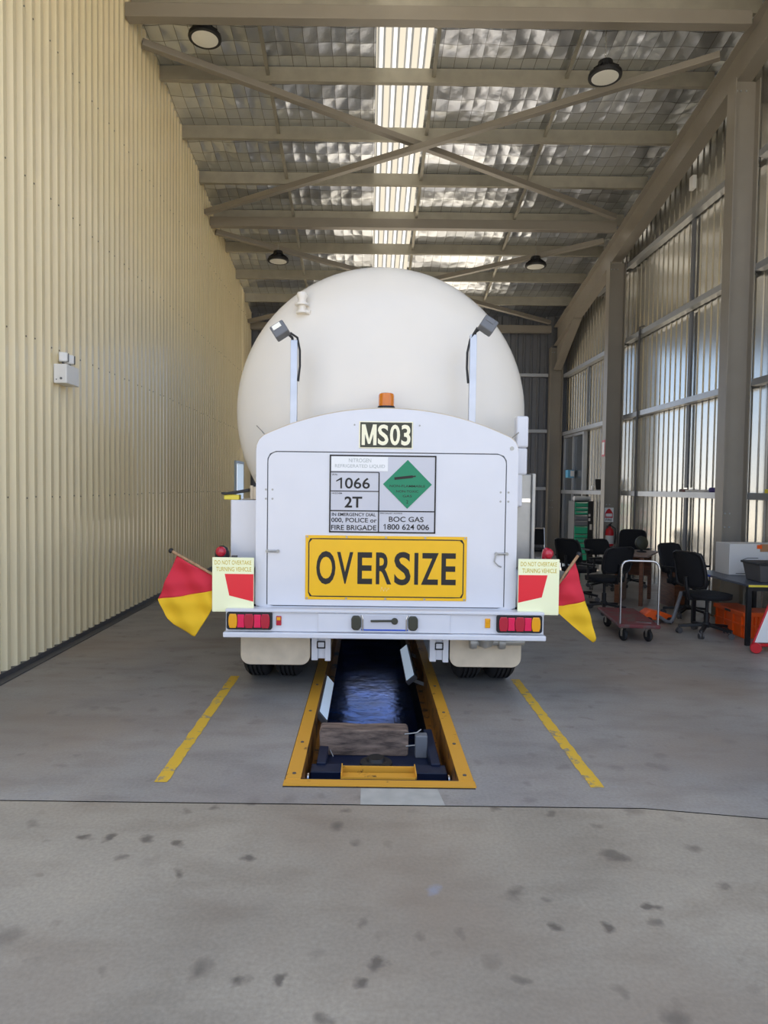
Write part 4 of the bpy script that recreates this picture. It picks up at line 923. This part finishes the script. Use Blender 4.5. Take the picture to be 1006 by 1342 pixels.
# little trolley cut by the right edge
t = thing('folding_trolley', (4.1, 6.82, 0), 'small trolley with red wheels and a white side panel at the right edge', 'trolley')
b = MB(); b.prism([(3.985, .10), (4.45, .10), (4.45, .62), (4.12, .46)][::-1], 6.84, 6.87); b.build('white_panel', M['labelwhite'], t, bevel=.005)
b = MB(); b.tube([(3.96, 6.855, .07), (4.5, 6.855, .08)], .018, 10); b.tube([(3.97, 6.855, .07), (4.13, 6.855, .5)], .012, 10); b.build('red_frame', M['red'], t, smooth=50)
for x in (3.975, 4.4): b = MB(); b.lathe([(0, -.02), (.05, -.02), (.055, -.01), (.055, .01), (.05, .02), (0, .02)], (x, 6.80, .055), (.4, 1, 0), 20); b.build('wheel', M['red'], t, smooth=40)
# tool chest, bin, dispenser, extinguisher
t = thing('tool_chest', (4.5, 14.6, 0), 'tall tool chest with green and silver drawers standing against the far column', 'tool chest')
b = MB(); b.box(4.46, 4.88, 14.52, 14.95, .08, 1.40); b.build('carcass', M['black'], t, bevel=.01)
zs = [(.12, .26, 'tealgreen'), (.27, .39, 'tealgreen'), (.40, .50, 'tealgreen'), (.51, .60, 'tealgreen'), (.61, .69, 'tealgreen'), (.70, .86, 'tealgreen'), (.87, .98, 'grey'), (.99, 1.10, 'grey'), (1.11, 1.18, 'tealgreen'), (1.19, 1.27, 'tealgreen'), (1.28, 1.38, 'tealgreen')]
for z0, z1, mt in zs:
    b = MB(); b.box(4.47, 4.75, 14.503, 14.52, z0, z1); dw = b.build('drawer', M[mt], t, bevel=.003)
    b = MB(); b.box(4.49, 4.73, 14.485, 14.503, z1 - .022, z1 - .008); b.build('drawer_pull', M['chrome'], dw)
b = MB(); b.box(4.80, 4.845, 14.512, 14.52, .78, .90); b.box(4.77, 4.81, 14.512, 14.52, 1.07, 1.12); b.box(4.77, 4.81, 14.512, 14.52, .97, 1.03); b.build('stickers', M['carton'], t)
for x in (4.52, 4.82):
    for y in (14.6, 14.88): MB().lathe([(0, -.015), (.04, -.015), (.04, .015), (0, .015)], (x, y, .04), (0, 1, 0), 14).build('castor', M['rubber'], t)
t = tag(MB().tube([(4.50, 14.7, 1.452), (4.86, 14.78, 1.452)], .05, 16).build('rolled_cloth', M['carton'], smooth=50), 'pale rolled cloth lying on top of the tool chest', 'rolled cloth')
b = MB(); b.box(4.68, 4.74, 14.60, 14.63, 1.43, 1.75, RY(-18)); 
t = thing('laptop', (4.7, 13.9, 1.63), 'open black laptop standing on the girt beside the extinguisher column', 'laptop')
b = MB(); b.box(4.76, 5.03, 13.75, 14.0, 1.634, 1.65); b.build('keyboard', M['black'], t); b = MB(); b.box(4.72, 4.99, 13.97, 13.985, 1.65, 1.87, RX(-14)); b.build('screen', M['black'], t)
t = thing('white_bin', (4.05, 13.8, 0), 'white square bin on the floor before the tool chest', 'bin')
b = MB(); b.box(4.02, 4.22, 13.75, 13.98, 0, .40); b.build('bin_body', M['lightblue'], t, bevel=.01); b = MB(); b.box(4.01, 4.23, 13.74, 13.99, .40, .44); b.build('lid', M['labelwhite'], t, bevel=.01)
t = thing('soap_dispenser', (4.9, 16.33, 2.0), 'pale blue dispenser on the door post near the far corner', 'dispenser')
b = MB(); b.box(4.80, 4.953, 16.20, 16.40, 1.93, 2.12); b.build('case', M['skyblue'], t, bevel=.012); b = MB(); b.box(4.86, 4.953, 16.19, 16.2, 1.96, 2.10); b.build('front', M['labelwhite'], t, bevel=.003)
t = thing('fire_extinguisher', (4.76, 13.1, .5), 'red fire extinguisher hung on the steel column', 'fire extinguisher')
b = MB(); b.lathe([(.0, 0), (.07, 0), (.078, .02), (.078, .36), (.066, .42), (.03, .45), (.026, .48)], (4.72, 13.095, .46), n=28); b.build('cylinder', M['red'], t, smooth=40)
b = MB(); b.lathe([(.0785, .14), (.0795, .141), (.0795, .30), (.0785, .301)], (4.72, 13.095, .46), n=28); b.build('label_band', M['carton'], t, smooth=40)
b = MB(); b.box(4.705, 4.735, 13.05, 13.12, .94, .98); b.bar((4.72, 13.11, .975), (4.72, 12.99, 1.01), .02, .012); b.tube([(4.75, 13.08, .95), (4.81, 13.04, .90), (4.82, 13.03, .72), (4.80, 13.03, .60)], .01, 8); b.build('valve_handle', M['black'], t, smooth=50)
b = MB(); b.box(4.69, 4.75, 13.17, 13.19, .6, .95); b.build('wall_hook', M['darksteel'], t)
t = thing('extinguisher_sign', (4.76, 13.185, 1.15), 'red and white fire extinguisher location sign on the steel column', 'sign')
b = MB(); b.box(4.64, 4.82, 13.18, 13.189, 1.02, 1.30); b.build('sign_plate', M['labelwhite'], t)
b = MB(); b.prism([(4.66 + .14 * k / 10, 1.20 + .08 * sin(pi * k / 10)) for k in range(11)], 13.176, 13.181); b.box(4.655, 4.805, 13.176, 13.181, 1.10, 1.20); b.build('red_field', M['red'], t)
b = MB(); b.box(4.67, 4.79, 13.174, 13.177, 1.125, 1.185); b.build('white_field', M['labelwhite'], t)
b = MB(); text(b, 'FIRE', 4.67, 4.79, 1.035, 1.085, 13.178, .01); b.build('sign_lettering', M['ink'], t)
t = thing('column_notice', (4.6, 13.2, 2.4), 'small red-bordered white notice on the side of the extinguisher column', 'notice')
b = MB(); b.box(4.594, 4.6, 13.12, 13.28, 2.3, 2.62); b.build('notice_plate', M['red'], t); b = MB(); b.box(4.591, 4.594, 13.14, 13.26, 2.34, 2.58); b.build('notice_face', M['labelwhite'], t)
# odds and ends on the girt and the wall
zg = 1.65 + (1.62 - 1.65) * 1.02 + .012
tag(MB().box(4.95, 5.03, 9.9, 10.5, zg, zg + .035).build('wooden_strip', M['carton'], bevel=.004), 'pale strip lying on the chest-high girt behind the chairs', 'strip')
tag(MB().box(4.96, 5.03, 10.55, 10.75, zg + .0, zg + .045).build('red_rag', M['deckred'], bevel=.018, seg=3), 'dark red rag on the chest-high girt at the far end of the pale strip', 'rag')
tag(MB().box(4.95, 5.03, 9.55, 9.8, zg, zg + .07).build('purple_rag', M['purple'], bevel=.025, seg=3), 'purple-blue rag on the chest-high girt near the camera-side column', 'rag')
tag(MB().box(4.96, 5.02, 14.9, 15.0, zg, zg + .11).build('paper_cup', M['labelwhite'], bevel=.02, seg=3), 'white cup on the girt above the tool chest', 'cup')
tag(MB().box(4.95, 5.01, 7.2, 8.4, zg, zg + .05).build('spirit_level', M['straw'], bevel=.006), 'yellow spirit level lying on the girt at the right edge', 'spirit level')
t = thing('wall_hooks', (5.02, 9.6, 1.4), 'pair of round white roll ends hung on the wall under the girt', 'hook')
for y in (9.45, 9.7): MB().lathe([(.0, 0), (.05, 0), (.055, .02), (.03, .03), (.0, .03)], (XR - .033, y, 1.42), (-1, 0, 0), 20).build('roll_end', M['labelwhite'], t, smooth=40)
b = MB(); b.box(XR - .05, XR - .033, 9.42, 9.5, 1.02, 1.10); b.tube([(XR - .04, 9.46, 1.10), (XR - .04, 9.46, 1.37)], .006, 6); b.build('hanger', M['olive'], t)

bpy.data.curves.remove(_txt)
